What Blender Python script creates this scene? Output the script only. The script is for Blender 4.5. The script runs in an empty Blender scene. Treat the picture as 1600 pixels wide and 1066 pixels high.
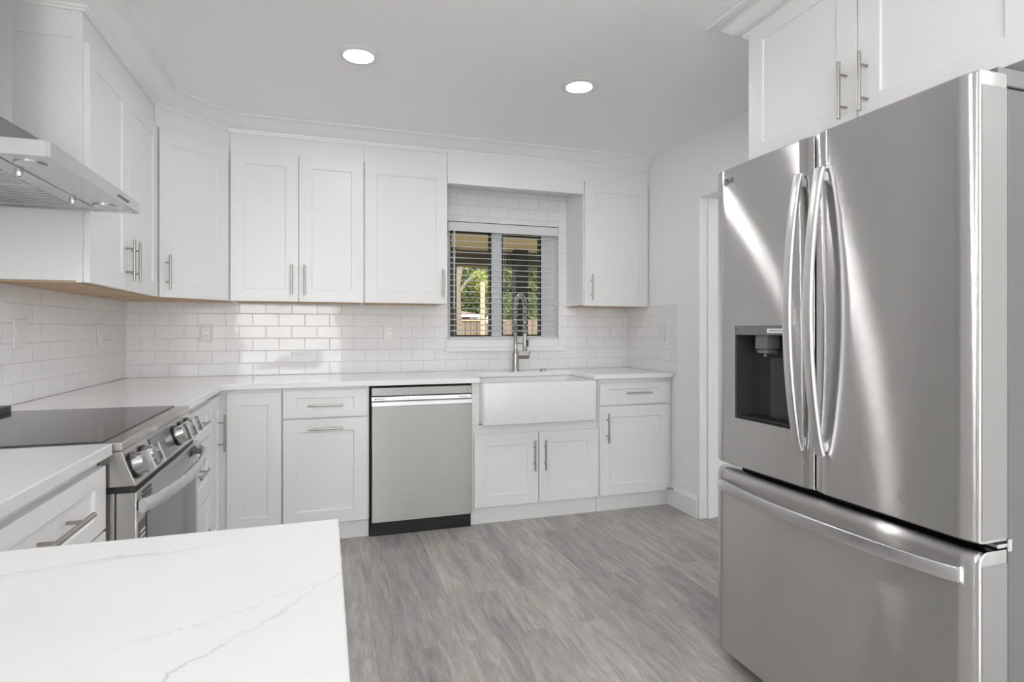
import bpy, bmesh, math, random
from mathutils import Vector, Matrix
random.seed(7)
S = bpy.context.scene
COL = S.collection
PI = math.pi
R = math.radians

# ------------------------------------------------------------------ camera, world, sun, exposure
cam_data = bpy.data.cameras.new('camera')
cam = bpy.data.objects.new('camera', cam_data)
COL.objects.link(cam)
cam_data.sensor_width = 36.0
cam_data.lens = 900.98 / 1600 * 36
cam_data.shift_y = -(533 - 517) / 1600
cam_data.clip_start = 0.02
cam.location = (0, 0, 1.20)
cam.rotation_euler = (R(90), 0, -R(17.957))
S.camera = cam

S.view_settings.view_transform = 'Standard'
S.view_settings.look = 'None'
S.view_settings.gamma = 1.0
S.view_settings.use_curve_mapping = False
S.view_settings.exposure = 0.18
S.cycles.diffuse_bounces = 8
S.cycles.max_bounces = 12
S.cycles.sample_clamp_indirect = 8.0

world = bpy.data.worlds.new('world')
S.world = world
world.use_nodes = True
wn = world.node_tree.nodes
wl = world.node_tree.links
wn.clear()
sky = wn.new('ShaderNodeTexSky')
sky.sky_type = 'NISHITA'
sky.sun_disc = False
sky.sun_elevation = R(48)
sky.sun_rotation = R(200)
hs = wn.new('ShaderNodeHueSaturation')
hs.inputs['Saturation'].default_value = 0.35
bg = wn.new('ShaderNodeBackground')
bg.inputs['Strength'].default_value = 0.42
wo = wn.new('ShaderNodeOutputWorld')
wl.new(sky.outputs[0], hs.inputs['Color'])
wl.new(hs.outputs[0], bg.inputs['Color'])
wl.new(bg.outputs[0], wo.inputs['Surface'])

sun_data = bpy.data.lights.new('sun', 'SUN')
sun_data.energy = 2.6
sun_data.angle = R(1.5)
sun_data.color = (1.0, 0.93, 0.82)
sun = bpy.data.objects.new('sun', sun_data)
COL.objects.link(sun)
sun.rotation_euler = Vector((-0.45, 0.62, -0.75)).to_track_quat('-Z', 'Y').to_euler()

REAR_FILL = 14.0         # watts per square metre of the fill lights added at the rear
FILL_UPLIGHT = 74.0          # watts of each added, unseen uplight lamp
CAN_EMIT = 82.0          # radiance of each ceiling lamp's lens

# ------------------------------------------------------------------ helpers
def newbm():
    return bmesh.new()

def box(bm, x0, x1, y0, y1, z0, z1):
    vs = [bm.verts.new((x, y, z)) for z in (z0, z1) for x, y in ((x0, y0), (x1, y0), (x1, y1), (x0, y1))]
    for f in ((3, 2, 1, 0), (4, 5, 6, 7), (0, 1, 5, 4), (1, 2, 6, 5), (2, 3, 7, 6), (3, 0, 4, 7)):
        bm.faces.new([vs[i] for i in f])
    return vs

def cyl(bm, p0, p1, r0, r1=None, n=16, caps=True):
    r1 = r0 if r1 is None else r1
    p0, p1 = Vector(p0), Vector(p1)
    d = (p1 - p0).normalized()
    u = d.orthogonal().normalized(); v = d.cross(u)
    a = [bm.verts.new(p0 + (u * math.cos(2 * PI * i / n) + v * math.sin(2 * PI * i / n)) * r0) for i in range(n)]
    b = [bm.verts.new(p1 + (u * math.cos(2 * PI * i / n) + v * math.sin(2 * PI * i / n)) * r1) for i in range(n)]
    for i in range(n):
        bm.faces.new((a[i], a[(i + 1) % n], b[(i + 1) % n], b[i]))
    if caps:
        bm.faces.new(a[::-1]); bm.faces.new(b)

def tube(bm, pts, r, n=8, caps=True):
    pts = [Vector(p) for p in pts]
    m = len(pts)
    rr = r if isinstance(r, (list, tuple)) else [r] * m
    prev = None; rings = []
    for i, p in enumerate(pts):
        t = (pts[min(i + 1, m - 1)] - pts[max(i - 1, 0)]).normalized()
        u = t.orthogonal().normalized() if prev is None else (prev - t * prev.dot(t)).normalized()
        prev = u; v = t.cross(u)
        rings.append([bm.verts.new(p + (u * math.cos(2 * PI * k / n) + v * math.sin(2 * PI * k / n)) * rr[i]) for k in range(n)])
    for a, b in zip(rings, rings[1:]):
        for k in range(n):
            bm.faces.new((a[k], a[(k + 1) % n], b[(k + 1) % n], b[k]))
    if caps:
        bm.faces.new(rings[0][::-1]); bm.faces.new(rings[-1])

def lathe(bm, prof, c=(0, 0, 0), n=32, caps=True):
    rings = []
    for r, z in prof:
        rings.append([bm.verts.new((c[0] + r * math.cos(2 * PI * k / n), c[1] + r * math.sin(2 * PI * k / n), c[2] + z)) for k in range(n)])
    for a, b in zip(rings, rings[1:]):
        for k in range(n):
            bm.faces.new((a[k], a[(k + 1) % n], b[(k + 1) % n], b[k]))
    if caps:
        bm.faces.new(rings[0][::-1]); bm.faces.new(rings[-1])

def prism(bm, poly, z0, z1):
    """poly: CCW list of (x, y), extruded along z"""
    a = [bm.verts.new((x, y, z0)) for x, y in poly]
    b = [bm.verts.new((x, y, z1)) for x, y in poly]
    n = len(poly)
    bm.faces.new(a[::-1]); bm.faces.new(b)
    for i in range(n):
        bm.faces.new((a[i], a[(i + 1) % n], b[(i + 1) % n], b[i]))

def rrect(x0, x1, y0, y1, r, seg=6):
    out = []
    for cx, cy, a0 in ((x1 - r, y0 + r, -90), (x1 - r, y1 - r, 0), (x0 + r, y1 - r, 90), (x0 + r, y0 + r, 180)):
        for i in range(seg + 1):
            a = R(a0 + 90 * i / seg)
            out.append((cx + r * math.cos(a), cy + r * math.sin(a)))
    return out

def loops(bm, ls, cap0=True, cap1=True):
    rings = [[bm.verts.new(p) for p in l] for l in ls]
    n = len(rings[0])
    for a, b in zip(rings, rings[1:]):
        for k in range(n):
            bm.faces.new((a[k], a[(k + 1) % n], b[(k + 1) % n], b[k]))
    if cap0: bm.faces.new(rings[0][::-1])
    if cap1: bm.faces.new(rings[-1])

def obj(name, bm, mat, parent=None, bevel=0.0, seg=2, smooth=False, loc=None):
    bmesh.ops.recalc_face_normals(bm, faces=bm.faces)
    me = bpy.data.meshes.new(name)
    bm.to_mesh(me); bm.free()
    me.materials.append(mat)
    if smooth:
        me.polygons.foreach_set('use_smooth', [True] * len(me.polygons))
        me.set_sharp_from_angle(angle=R(35))
    o = bpy.data.objects.new(name, me)
    COL.objects.link(o)
    if parent: o.parent = parent
    if loc: o.location = loc
    if bevel:
        b = o.modifiers.new('bevel', 'BEVEL')
        b.width = bevel; b.segments = seg; b.limit_method = 'ANGLE'; b.angle_limit = R(40)
        b.harden_normals = False
    return o

def thing(name, label, cat, loc=(0, 0, 0), rz=0.0, group=None, kind=None):
    o = bpy.data.objects.new(name, None)
    COL.objects.link(o)
    o.empty_display_size = 0.1
    o.location = loc; o.rotation_euler = (0, 0, rz)
    if kind: o['kind'] = kind
    if label: o['label'] = label
    if cat: o['category'] = cat
    if group: o['group'] = group
    return o

def tag(o, label, cat, group=None, kind=None):
    o['label'] = label; o['category'] = cat
    if group: o['group'] = group
    if kind: o['kind'] = kind
    return o

def structure(o):
    o['kind'] = 'structure'
    return o

def cut(o, cutter_bm):
    """subtract a shape from an object's mesh for good"""
    bmesh.ops.recalc_face_normals(cutter_bm, faces=cutter_bm.faces)
    me = bpy.data.meshes.new('cutter'); cutter_bm.to_mesh(me); cutter_bm.free()
    c = bpy.data.objects.new('cutter', me); COL.objects.link(c)
    c.matrix_world = Matrix.Identity(4)
    par = o.parent
    if par:
        c.parent = par
    m = o.modifiers.new('cut', 'BOOLEAN'); m.operation = 'DIFFERENCE'; m.object = c; m.solver = 'EXACT'
    bpy.context.view_layer.update()
    dg = bpy.context.evaluated_depsgraph_get()
    new = bpy.data.meshes.new_from_object(o.evaluated_get(dg))
    o.modifiers.remove(m)
    old = o.data; o.data = new
    bpy.data.meshes.remove(old)
    bpy.data.objects.remove(c); bpy.data.meshes.remove(me)

# ------------------------------------------------------------------ materials
def mat(name, color, rough=0.5, metal=0.0, **kw):
    m = bpy.data.materials.new(name)
    m.use_nodes = True
    b = m.node_tree.nodes['Principled BSDF']
    b.inputs['Base Color'].default_value = (*color, 1)
    b.inputs['Roughness'].default_value = rough
    b.inputs['Metallic'].default_value = metal
    for k, v in kw.items():
        b.inputs[k].default_value = v
    return m

def N(m, t, **kw):
    n = m.node_tree.nodes.new(t)
    for k, v in kw.items():
        if k in n.inputs: n.inputs[k].default_value = v
        else: setattr(n, k, v)
    return n

def L(m, a, b):
    m.node_tree.links.new(a, b)

def bsdf(m):
    return m.node_tree.nodes['Principled BSDF']

def ramp(m, stops):
    r = N(m, 'ShaderNodeValToRGB')
    while len(r.color_ramp.elements) < len(stops): r.color_ramp.elements.new(0.5)
    for e, (p, c) in zip(r.color_ramp.elements, stops):
        e.position = p; e.color = (*c, 1) if len(c) == 3 else c
    return r

def paint(name, color, rough, bump=0.02, scale=300):
    m = mat(name, color, rough)
    tc = N(m, 'ShaderNodeTexCoord')
    n = N(m, 'ShaderNodeTexNoise', Scale=scale, Detail=3.0)
    b = N(m, 'ShaderNodeBump', Strength=bump, Distance=0.01)
    L(m, tc.outputs['Object'], n.inputs['Vector'])
    L(m, n.outputs['Fac'], b.inputs['Height'])
    L(m, b.outputs[0], bsdf(m).inputs['Normal'])
    return m

M = {}
M['wall'] = paint('wall_paint', (0.87, 0.872, 0.87), 0.6, 0.05, 120)
M['ceiling'] = paint('ceiling_paint', (0.93, 0.93, 0.93), 0.8, 0.08, 90)
M['cab'] = paint('cabinet_paint', (0.815, 0.815, 0.815), 0.32, 0.01, 200)
M['trim'] = paint('trim_paint', (0.87, 0.87, 0.865), 0.35, 0.01, 200)
M['plastic'] = mat('white_plastic', (0.78, 0.78, 0.77), 0.35)
M['outlet_white'] = mat('bright_white_plastic', (0.90, 0.90, 0.90), 0.3)
M['black'] = mat('black_plastic', (0.012, 0.012, 0.013), 0.35)
M['dark'] = mat('dark_gap', (0.02, 0.02, 0.02), 0.8)
M['grey_plastic'] = mat('grey_plastic', (0.16, 0.16, 0.165), 0.35)
M['charcoal'] = mat('charcoal_plastic', (0.035, 0.035, 0.038), 0.3)
M['ceramic'] = mat('white_fireclay', (0.86, 0.86, 0.86), 0.12)
M['glass_black'] = mat('black_ceramic_glass', (0.02, 0.02, 0.022), 0.09, 0.0)
bsdf(M['glass_black']).inputs['IOR'].default_value = 1.9
M['oven_glass'] = mat('tinted_oven_glass', (0.07, 0.07, 0.075), 0.08, 0.0)
M['chrome'] = mat('chrome', (0.75, 0.75, 0.75), 0.12, 1.0)
M['nickel'] = mat('brushed_nickel', (0.42, 0.405, 0.38), 0.3, 1.0)
M['silver'] = mat('satin_silver', (0.74, 0.74, 0.75), 0.3, 1.0)
M['hose'] = mat('grey_rubber_hose', (0.09, 0.09, 0.095), 0.5)
M['shrink_wrap'] = mat('clear_protective_wrap', (0.52, 0.53, 0.55), 0.22, 0.4)
M['ink'] = mat('grey_print', (0.10, 0.10, 0.10), 0.5)
M['ink_light'] = mat('light_print', (0.75, 0.75, 0.75), 0.5)
M['beige'] = mat('tan_ceiling_board', (0.86, 0.66, 0.40), 0.8)
M['beam'] = mat('dark_patio_beam', (0.10, 0.10, 0.08), 0.8)
M['post'] = mat('pale_timber', (0.72, 0.52, 0.34), 0.8)
M['column'] = mat('dark_column_paint', (0.035, 0.045, 0.045), 0.7)
M['bark'] = mat('bark', (0.30, 0.24, 0.17), 0.9)
M['concrete'] = mat('patio_concrete', (0.62, 0.58, 0.52), 0.9)
M['shed_wall'] = mat('red_siding', (0.40, 0.12, 0.08), 0.8)
M['shed_roof'] = mat('brown_shingle', (0.36, 0.25, 0.20), 0.9)
M['blind'] = mat('white_faux_wood_slat', (0.74, 0.75, 0.76), 0.35)
M['cord'] = mat('white_cord', (0.8, 0.8, 0.8), 0.6)
M['window_frame'] = mat('grey_window_frame', (0.80, 0.81, 0.83), 0.4)
M['gasket'] = mat('black_gasket', (0.008, 0.008, 0.008), 0.6)

# raw wood underside of the wall cabinets
m = M['raw_wood'] = mat('raw_plywood', (0.55, 0.38, 0.24), 0.6)
tc = N(m, 'ShaderNodeTexCoord'); mp = N(m, 'ShaderNodeMapping'); mp.inputs['Scale'].default_value = (3, 30, 3)
n = N(m, 'ShaderNodeTexNoise', Scale=4.0, Detail=5.0)
r = ramp(m, [(0.3, (0.45, 0.29, 0.17)), (0.7, (0.66, 0.48, 0.32))])
L(m, tc.outputs['Object'], mp.inputs[0]); L(m, mp.outputs[0], n.inputs['Vector']); L(m, n.outputs['Fac'], r.inputs[0]); L(m, r.outputs[0], bsdf(m).inputs['Base Color'])

# brushed stainless steel: horizontal grain -> highlights smear vertically
def steel(name, color, rough=0.10, spread=0.70, grain=(2, 2, 160)):
    m = mat(name, color, rough, 1.0)
    b = bsdf(m)
    tc = N(m, 'ShaderNodeTexCoord'); mp = N(m, 'ShaderNodeMapping'); mp.inputs['Scale'].default_value = grain
    n = N(m, 'ShaderNodeTexNoise', Scale=6.0, Detail=4.0)
    mr = N(m, 'ShaderNodeMapRange'); mr.inputs['To Min'].default_value = rough - 0.02; mr.inputs['To Max'].default_value = rough + 0.02
    L(m, tc.outputs['Object'], mp.inputs[0]); L(m, mp.outputs[0], n.inputs['Vector']); L(m, n.outputs['Fac'], mr.inputs[0]); L(m, mr.outputs[0], b.inputs['Roughness'])
    # microscopic scratches along the sheet tilt the normal up and down only
    geo = N(m, 'ShaderNodeNewGeometry')
    acc = None
    for off in (0.0, 3.7, 8.1):
        sc_ = N(m, 'ShaderNodeVectorMath', operation='MULTIPLY_ADD'); sc_.inputs[1].default_value = (5e3, 5e3, 5e3); sc_.inputs[2].default_value = (off, off * 2, off * 3)
        L(m, tc.outputs['Object'], sc_.inputs[0])
        w_ = N(m, 'ShaderNodeTexWhiteNoise', noise_dimensions='3D'); L(m, sc_.outputs[0], w_.inputs['Vector'])
        if acc is None: acc = w_.outputs['Value']
        else:
            ad = N(m, 'ShaderNodeMath', operation='ADD'); L(m, acc, ad.inputs[0]); L(m, w_.outputs['Value'], ad.inputs[1]); acc = ad.outputs[0]
    t = N(m, 'ShaderNodeMath', operation='MULTIPLY_ADD'); t.inputs[1].default_value = spread; t.inputs[2].default_value = -1.5 * spread
    L(m, acc, t.inputs[0])
    cz = N(m, 'ShaderNodeCombineXYZ'); L(m, t.outputs[0], cz.inputs['Z'])
    va = N(m, 'ShaderNodeVectorMath', operation='ADD'); L(m, geo.outputs['Normal'], va.inputs[0]); L(m, cz.outputs[0], va.inputs[1])
    vn = N(m, 'ShaderNodeVectorMath', operation='NORMALIZE'); L(m, va.outputs[0], vn.inputs[0]); L(m, vn.outputs[0], b.inputs['Normal'])
    return m
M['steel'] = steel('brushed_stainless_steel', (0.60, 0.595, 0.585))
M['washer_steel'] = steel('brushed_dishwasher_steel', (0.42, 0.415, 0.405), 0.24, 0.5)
M['steel_dark'] = steel('brushed_stainless_range', (0.50, 0.49, 0.47), 0.13)
M['hood_steel'] = steel('brushed_hood_steel', (0.58, 0.58, 0.575), 0.2, 0.25)
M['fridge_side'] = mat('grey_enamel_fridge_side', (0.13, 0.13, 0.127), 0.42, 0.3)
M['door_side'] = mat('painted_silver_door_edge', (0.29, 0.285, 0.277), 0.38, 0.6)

# white subway tile
def tile_mat(name, axis):
    m = mat(name, (0.8, 0.8, 0.8), 0.07)
    tc = N(m, 'ShaderNodeTexCoord'); sep = N(m, 'ShaderNodeSeparateXYZ'); comb = N(m, 'ShaderNodeCombineXYZ')
    L(m, tc.outputs['Object'], sep.inputs[0])
    u = N(m, 'ShaderNodeMath', operation='ADD'); u.inputs[1].default_value = 10 * 0.1575 + (0.0502 if axis == 'X' else 0.035)
    v = N(m, 'ShaderNodeMath', operation='ADD'); v.inputs[1].default_value = -0.9125 + 20 * 0.0795
    L(m, sep.outputs[axis], u.inputs[0]); L(m, sep.outputs['Z'], v.inputs[0])
    L(m, u.outputs[0], comb.inputs['X']); L(m, v.outputs[0], comb.inputs['Y'])
    def brick(mortar, smooth):
        b = N(m, 'ShaderNodeTexBrick', offset=0.5, offset_frequency=2)
        b.inputs['Scale'].default_value = 1.0
        b.inputs['Brick Width'].default_value = 0.1575; b.inputs['Row Height'].default_value = 0.0795
        b.inputs['Mortar Size'].default_value = mortar; b.inputs['Mortar Smooth'].default_value = smooth
        b.inputs['Bias'].default_value = 0
        b.inputs['Color1'].default_value = (0.82, 0.822, 0.826, 1); b.inputs['Color2'].default_value = (0.80, 0.802, 0.808, 1)
        b.inputs['Mortar'].default_value = (0.58, 0.58, 0.58, 1)
        L(m, comb.outputs[0], b.inputs['Vector'])
        return b
    b1 = brick(0.0013, 0.1); b2 = brick(0.0035, 1.0)
    L(m, b1.outputs['Color'], bsdf(m).inputs['Base Color'])
    no = N(m, 'ShaderNodeTexNoise', Scale=9.0, Detail=1.0); L(m, tc.outputs['Object'], no.inputs['Vector'])
    inv = N(m, 'ShaderNodeMath', operation='MULTIPLY_ADD'); inv.inputs[1].default_value = -1.0; inv.inputs[2].default_value = 1.0
    L(m, b2.outputs['Fac'], inv.inputs[0])
    bp = N(m, 'ShaderNodeBump', Strength=0.5, Distance=0.0015); L(m, inv.outputs[0], bp.inputs['Height'])
    bp2 = N(m, 'ShaderNodeBump', Strength=0.15, Distance=0.01); L(m, no.outputs['Fac'], bp2.inputs['Height']); L(m, bp.outputs[0], bp2.inputs['Normal'])
    L(m, bp2.outputs[0], bsdf(m).inputs['Normal'])
    mr = N(m, 'ShaderNodeMapRange'); mr.inputs['To Min'].default_value = 0.08; mr.inputs['To Max'].default_value = 0.6
    L(m, b1.outputs['Fac'], mr.inputs[0]); L(m, mr.outputs[0], bsdf(m).inputs['Roughness'])
    return m
M['tile_x'] = tile_mat('white_subway_tile_back', 'X')
M['tile_y'] = tile_mat('white_subway_tile_side', 'Y')

# white quartz, plain or with fine grey veins
def quartz(name, veins, lo=0.85, hi=0.89):
    m = mat(name, (0.84, 0.84, 0.84), 0.10)
    tc = N(m, 'ShaderNodeTexCoord')
    base = N(m, 'ShaderNodeTexNoise', Scale=2.5, Detail=4.0); L(m, tc.outputs['Object'], base.inputs['Vector'])
    r0 = ramp(m, [(0.35, (lo, lo, lo + 0.005)), (0.65, (hi, hi, hi))]); L(m, base.outputs['Fac'], r0.inputs[0])
    col = r0.outputs[0]
    sep = N(m, 'ShaderNodeSeparateXYZ'); L(m, tc.outputs['Object'], sep.inputs[0])
    wig = N(m, 'ShaderNodeTexNoise', Scale=6.0, Detail=9.0, Roughness=0.72); L(m, tc.outputs['Object'], wig.inputs['Vector'])
    msk = N(m, 'ShaderNodeTexNoise', Scale=11.0, Detail=3.0); L(m, tc.outputs['Object'], msk.inputs['Vector'])
    def math_(op, a, b=None, c=None):
        n = N(m, 'ShaderNodeMath', operation=op)
        for i, x in enumerate((a, b, c)):
            if x is None: continue
            if isinstance(x, (int, float)): n.inputs[i].default_value = x
            else: L(m, x, n.inputs[i])
        return n.outputs[0]
    for (sx, sy, c0, amp, width, strength, x0, x1) in veins:
        # |sx*x + sy*y + c0 + wiggle|
        s = math_('ADD', math_('MULTIPLY', sep.outputs['X'], sx), math_('MULTIPLY', sep.outputs['Y'], sy))
        s = math_('ADD', s, c0)
        s = math_('ADD', s, math_('MULTIPLY', math_('SUBTRACT', wig.outputs['Fac'], 0.5), amp))
        d = math_('ABSOLUTE', s)
        f = N(m, 'ShaderNodeMapRange'); f.inputs['From Min'].default_value = 0; f.inputs['From Max'].default_value = width
        f.inputs['To Min'].default_value = 1; f.inputs['To Max'].default_value = 0; L(m, d, f.inputs[0])
        g = N(m, 'ShaderNodeMapRange'); g.inputs['From Min'].default_value = 0.38; g.inputs['From Max'].default_value = 0.62
        g.inputs['To Min'].default_value = 0.15; g.inputs['To Max'].default_value = strength; L(m, msk.outputs['Fac'], g.inputs[0])
        ends = []
        for p_, q_ in ((x0 - 0.06, x0 + 0.06), (x1 + 0.06, x1 - 0.06)):
            e_ = N(m, 'ShaderNodeMapRange'); e_.inputs['From Min'].default_value = p_; e_.inputs['From Max'].default_value = q_
            L(m, sep.outputs['X'], e_.inputs[0]); ends.append(e_.outputs[0])
        w = math_('MULTIPLY', ends[0], ends[1])
        fac = math_('MULTIPLY', math_('MULTIPLY', f.outputs[0], g.outputs[0]), w)
        mx = N(m, 'ShaderNodeMixRGB'); L(m, fac, mx.inputs[0]); L(m, col, mx.inputs[1]); mx.inputs[2].default_value = (0.46, 0.47, 0.50, 1)
        col = mx.outputs[0]
    L(m, col, bsdf(m).inputs['Base Color'])
    return m
M['quartz'] = quartz('white_quartz', [(0.5, 0.87, -2.6, 0.35, 0.004, 0.35, -3, 3)])
M['quartz_vein'] = quartz('white_quartz_with_grey_veins', [
    (-0.10, 1.0, -0.872, 0.09, 0.0040, 0.8, -0.7, -0.09),
    (-0.16, 1.0, -0.882, 0.09, 0.0025, 0.5, -0.45, -0.15),
    (-0.98, 0.86, -0.596, 0.11, 0.0040, 0.9, -0.4, 0.1),
    (-0.55, 1.0, -0.70, 0.12, 0.0025, 0.45, -0.2, 0.1),
    (0.3, 1.0, -1.56, 0.16, 0.004, 0.5, -1.3, -0.5)], 0.67, 0.70)

# grey wood look plank floor, boards running away from the camera
m = M['floor'] = mat('grey_plank_floor', (0.4, 0.38, 0.36), 0.42)
tc = N(m, 'ShaderNodeTexCoord')
mp = N(m, 'ShaderNodeMapping'); mp.inputs['Rotation'].default_value = (0, 0, R(90)); mp.inputs['Location'].default_value = (0.07, 0.05, 0)
L(m, tc.outputs['Object'], mp.inputs[0])
br = N(m, 'ShaderNodeTexBrick', offset=0.37, offset_frequency=2)
br.inputs['Scale'].default_value = 1; br.inputs['Brick Width'].default_value = 1.05; br.inputs['Row Height'].default_value = 0.115
br.inputs['Mortar Size'].default_value = 0.0012; br.inputs['Mortar Smooth'].default_value = 0.3; br.inputs['Bias'].default_value = 0
br.inputs['Color1'].default_value = (0, 0, 0, 1); br.inputs['Color2'].default_value = (1, 1, 1, 1); br.inputs['Mortar'].default_value = (0.5, 0.5, 0.5, 1)
L(m, mp.outputs[0], br.inputs['Vector'])
# offset the grain in each board
off = N(m, 'ShaderNodeVectorMath', operation='SCALE'); off.inputs['Scale'].default_value = 7.3
L(m, br.outputs['Color'], off.inputs[0])
add = N(m, 'ShaderNodeVectorMath', operation='ADD'); L(m, tc.outputs['Object'], add.inputs[0]); L(m, off.outputs[0], add.inputs[1])
mg = N(m, 'ShaderNodeMapping'); mg.inputs['Scale'].default_value = (20, 2.4, 1); L(m, add.outputs[0], mg.inputs[0])
g1 = N(m, 'ShaderNodeTexNoise', Scale=1.6, Detail=9.0, Roughness=0.68, Distortion=0.5); L(m, mg.outputs[0], g1.inputs['Vector'])
mg2 = N(m, 'ShaderNodeMapping'); mg2.inputs['Scale'].default_value = (7, 1.2, 1); L(m, add.outputs[0], mg2.inputs[0])
g2 = N(m, 'ShaderNodeTexNoise', Scale=1.5, Detail=3.0); L(m, mg2.outputs[0], g2.inputs['Vector'])
r1 = ramp(m, [(0.30, (0.27, 0.255, 0.245)), (0.45, (0.36, 0.348, 0.335)), (0.57, (0.44, 0.43, 0.415)), (0.74, (0.56, 0.55, 0.535))])
L(m, g1.outputs['Fac'], r1.inputs[0])
r2 = ramp(m, [(0.34, (0.90, 0.915, 0.91)), (0.5, (1.0, 0.985, 0.965)), (0.66, (1.06, 0.99, 0.965))])
L(m, g2.outputs['Fac'], r2.inputs[0])
mg3 = N(m, 'ShaderNodeMapping'); mg3.inputs['Scale'].default_value = (75, 9, 1); L(m, add.outputs[0], mg3.inputs[0])
g3 = N(m, 'ShaderNodeTexNoise', Scale=1.4, Detail=7.0, Roughness=0.75, Distortion=1.2); L(m, mg3.outputs[0], g3.inputs['Vector'])
r4 = ramp(m, [(0.30, (0.66, 0.65, 0.64)), (0.44, (0.94, 0.94, 0.94)), (0.60, (1.03, 1.03, 1.03)), (0.72, (1.16, 1.16, 1.15))]); L(m, g3.outputs['Fac'], r4.inputs[0])
mxg = N(m, 'ShaderNodeMixRGB', blend_type='MULTIPLY'); mxg.inputs[0].default_value = 1; L(m, r1.outputs[0], mxg.inputs[1]); L(m, r4.outputs[0], mxg.inputs[2])
mx = N(m, 'ShaderNodeMixRGB', blend_type='MULTIPLY'); mx.inputs[0].default_value = 1; L(m, mxg.outputs[0], mx.inputs[1]); L(m, r2.outputs[0], mx.inputs[2])
r3 = ramp(m, [(0.0, (0.84, 0.84, 0.86)), (1.0, (1.14, 1.12, 1.10))]); L(m, br.outputs['Color'], r3.inputs[0])
mx2 = N(m, 'ShaderNodeMixRGB', blend_type='MULTIPLY'); mx2.inputs[0].default_value = 1; L(m, mx.outputs[0], mx2.inputs[1]); L(m, r3.outputs[0], mx2.inputs[2])
mx3 = N(m, 'ShaderNodeMixRGB'); L(m, br.outputs['Fac'], mx3.inputs[0]); L(m, mx2.outputs[0], mx3.inputs[1]); mx3.inputs[2].default_value = (0.26, 0.25, 0.24, 1)
L(m, mx3.outputs[0], bsdf(m).inputs['Base Color'])
bp = N(m, 'ShaderNodeBump', Strength=0.12, Distance=0.004); L(m, g1.outputs['Fac'], bp.inputs['Height']); L(m, bp.outputs[0], bsdf(m).inputs['Normal'])

# window glass: thin, clear
m = M['pane'] = bpy.data.materials.new('clear_window_glass'); m.use_nodes = True
m.node_tree.nodes.remove(bsdf(m))
tr = N(m, 'ShaderNodeBsdfTransparent'); gl = N(m, 'ShaderNodeBsdfGlossy', Roughness=0.02); ms = N(m, 'ShaderNodeMixShader')
fr = N(m, 'ShaderNodeFresnel', IOR=1.35)
L(m, fr.outputs[0], ms.inputs[0]); L(m, tr.outputs[0], ms.inputs[1]); L(m, gl.outputs[0], ms.inputs[2])
L(m, ms.outputs[0], m.node_tree.nodes['Material Output'].inputs['Surface'])

# lamp lens
m = M['lamp'] = bpy.data.materials.new('glowing_lamp_lens'); m.use_nodes = True
m.node_tree.nodes.remove(bsdf(m))
em = N(m, 'ShaderNodeEmission', Strength=CAN_EMIT); em.inputs['Color'].default_value = (1.0, 1.0, 1.0, 1)
L(m, em.outputs[0], m.node_tree.nodes['Material Output'].inputs['Surface'])

def leafy(name, c1, c2):
    m = mat(name, c1, 0.6)
    oi = N(m, 'ShaderNodeTexCoord'); n = N(m, 'ShaderNodeTexNoise', Scale=1.8, Detail=4.0)
    r = ramp(m, [(0.35, c1), (0.65, c2)])
    L(m, oi.outputs['Object'], n.inputs['Vector']); L(m, n.outputs['Fac'], r.inputs[0]); L(m, r.outputs[0], bsdf(m).inputs['Base Color'])
    bsdf(m).inputs['Transmission Weight'].default_value = 0.0
    return m
M['leaf_dark'] = leafy('dark_green_leaves', (0.06, 0.10, 0.03), (0.21, 0.25, 0.08))
M['leaf_bright'] = leafy('yellow_green_leaves', (0.20, 0.26, 0.06), (0.42, 0.44, 0.11))
M['leaf_brown'] = leafy('brown_green_scrub', (0.20, 0.17, 0.09), (0.36, 0.31, 0.18))
M['flower'] = mat('white_petals', (0.85, 0.85, 0.82), 0.6)
M['grass'] = leafy('lawn', (0.10, 0.17, 0.05), (0.18, 0.24, 0.08))

# weathered board fence
m = M['fence'] = mat('weathered_fence_boards', (0.5, 0.33, 0.2), 0.85)
tc = N(m, 'ShaderNodeTexCoord'); wv = N(m, 'ShaderNodeTexWave', wave_type='BANDS', bands_direction='X', Scale=2.1, Distortion=0.0)
mp = N(m, 'ShaderNodeMapping'); mp.inputs['Scale'].default_value = (8, 1, 0.6)
no = N(m, 'ShaderNodeTexNoise', Scale=2.0, Detail=5.0); L(m, tc.outputs['Object'], mp.inputs[0]); L(m, mp.outputs[0], no.inputs['Vector'])
r = ramp(m, [(0.3, (0.22, 0.16, 0.115)), (0.7, (0.38, 0.285, 0.205))]); L(m, no.outputs['Fac'], r.inputs[0])
L(m, tc.outputs['Object'], wv.inputs['Vector'])
r2 = ramp(m, [(0.0, (0.35, 0.35, 0.35)), (0.12, (1, 1, 1))]); L(m, wv.outputs['Color'], r2.inputs[0])
mx = N(m, 'ShaderNodeMixRGB', blend_type='MULTIPLY'); mx.inputs[0].default_value = 1; L(m, r.outputs[0], mx.inputs[1]); L(m, r2.outputs[0], mx.inputs[2])
L(m, mx.outputs[0], bsdf(m).inputs['Base Color'])

# ------------------------------------------------------------------ room shell
XL, XR, YB, ZC = -1.158, 2.27, 4.06, 2.45
YR = -4.2                       # far end of the open living space behind the camera
XL2 = -3.4; XR2 = 4.2

bm = newbm(); box(bm, XL2 - 0.1, XR2 + 0.1, YR - 0.1, YB + 0.14, -0.10, 0.0)
structure(obj('floor', bm, M['floor']))
bm = newbm(); box(bm, XL2 - 0.3, XR2 + 0.3, YR - 0.3, YB + 0.30, ZC, ZC + 0.2)
structure(obj('ceiling', bm, M['ceiling']))

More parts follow.
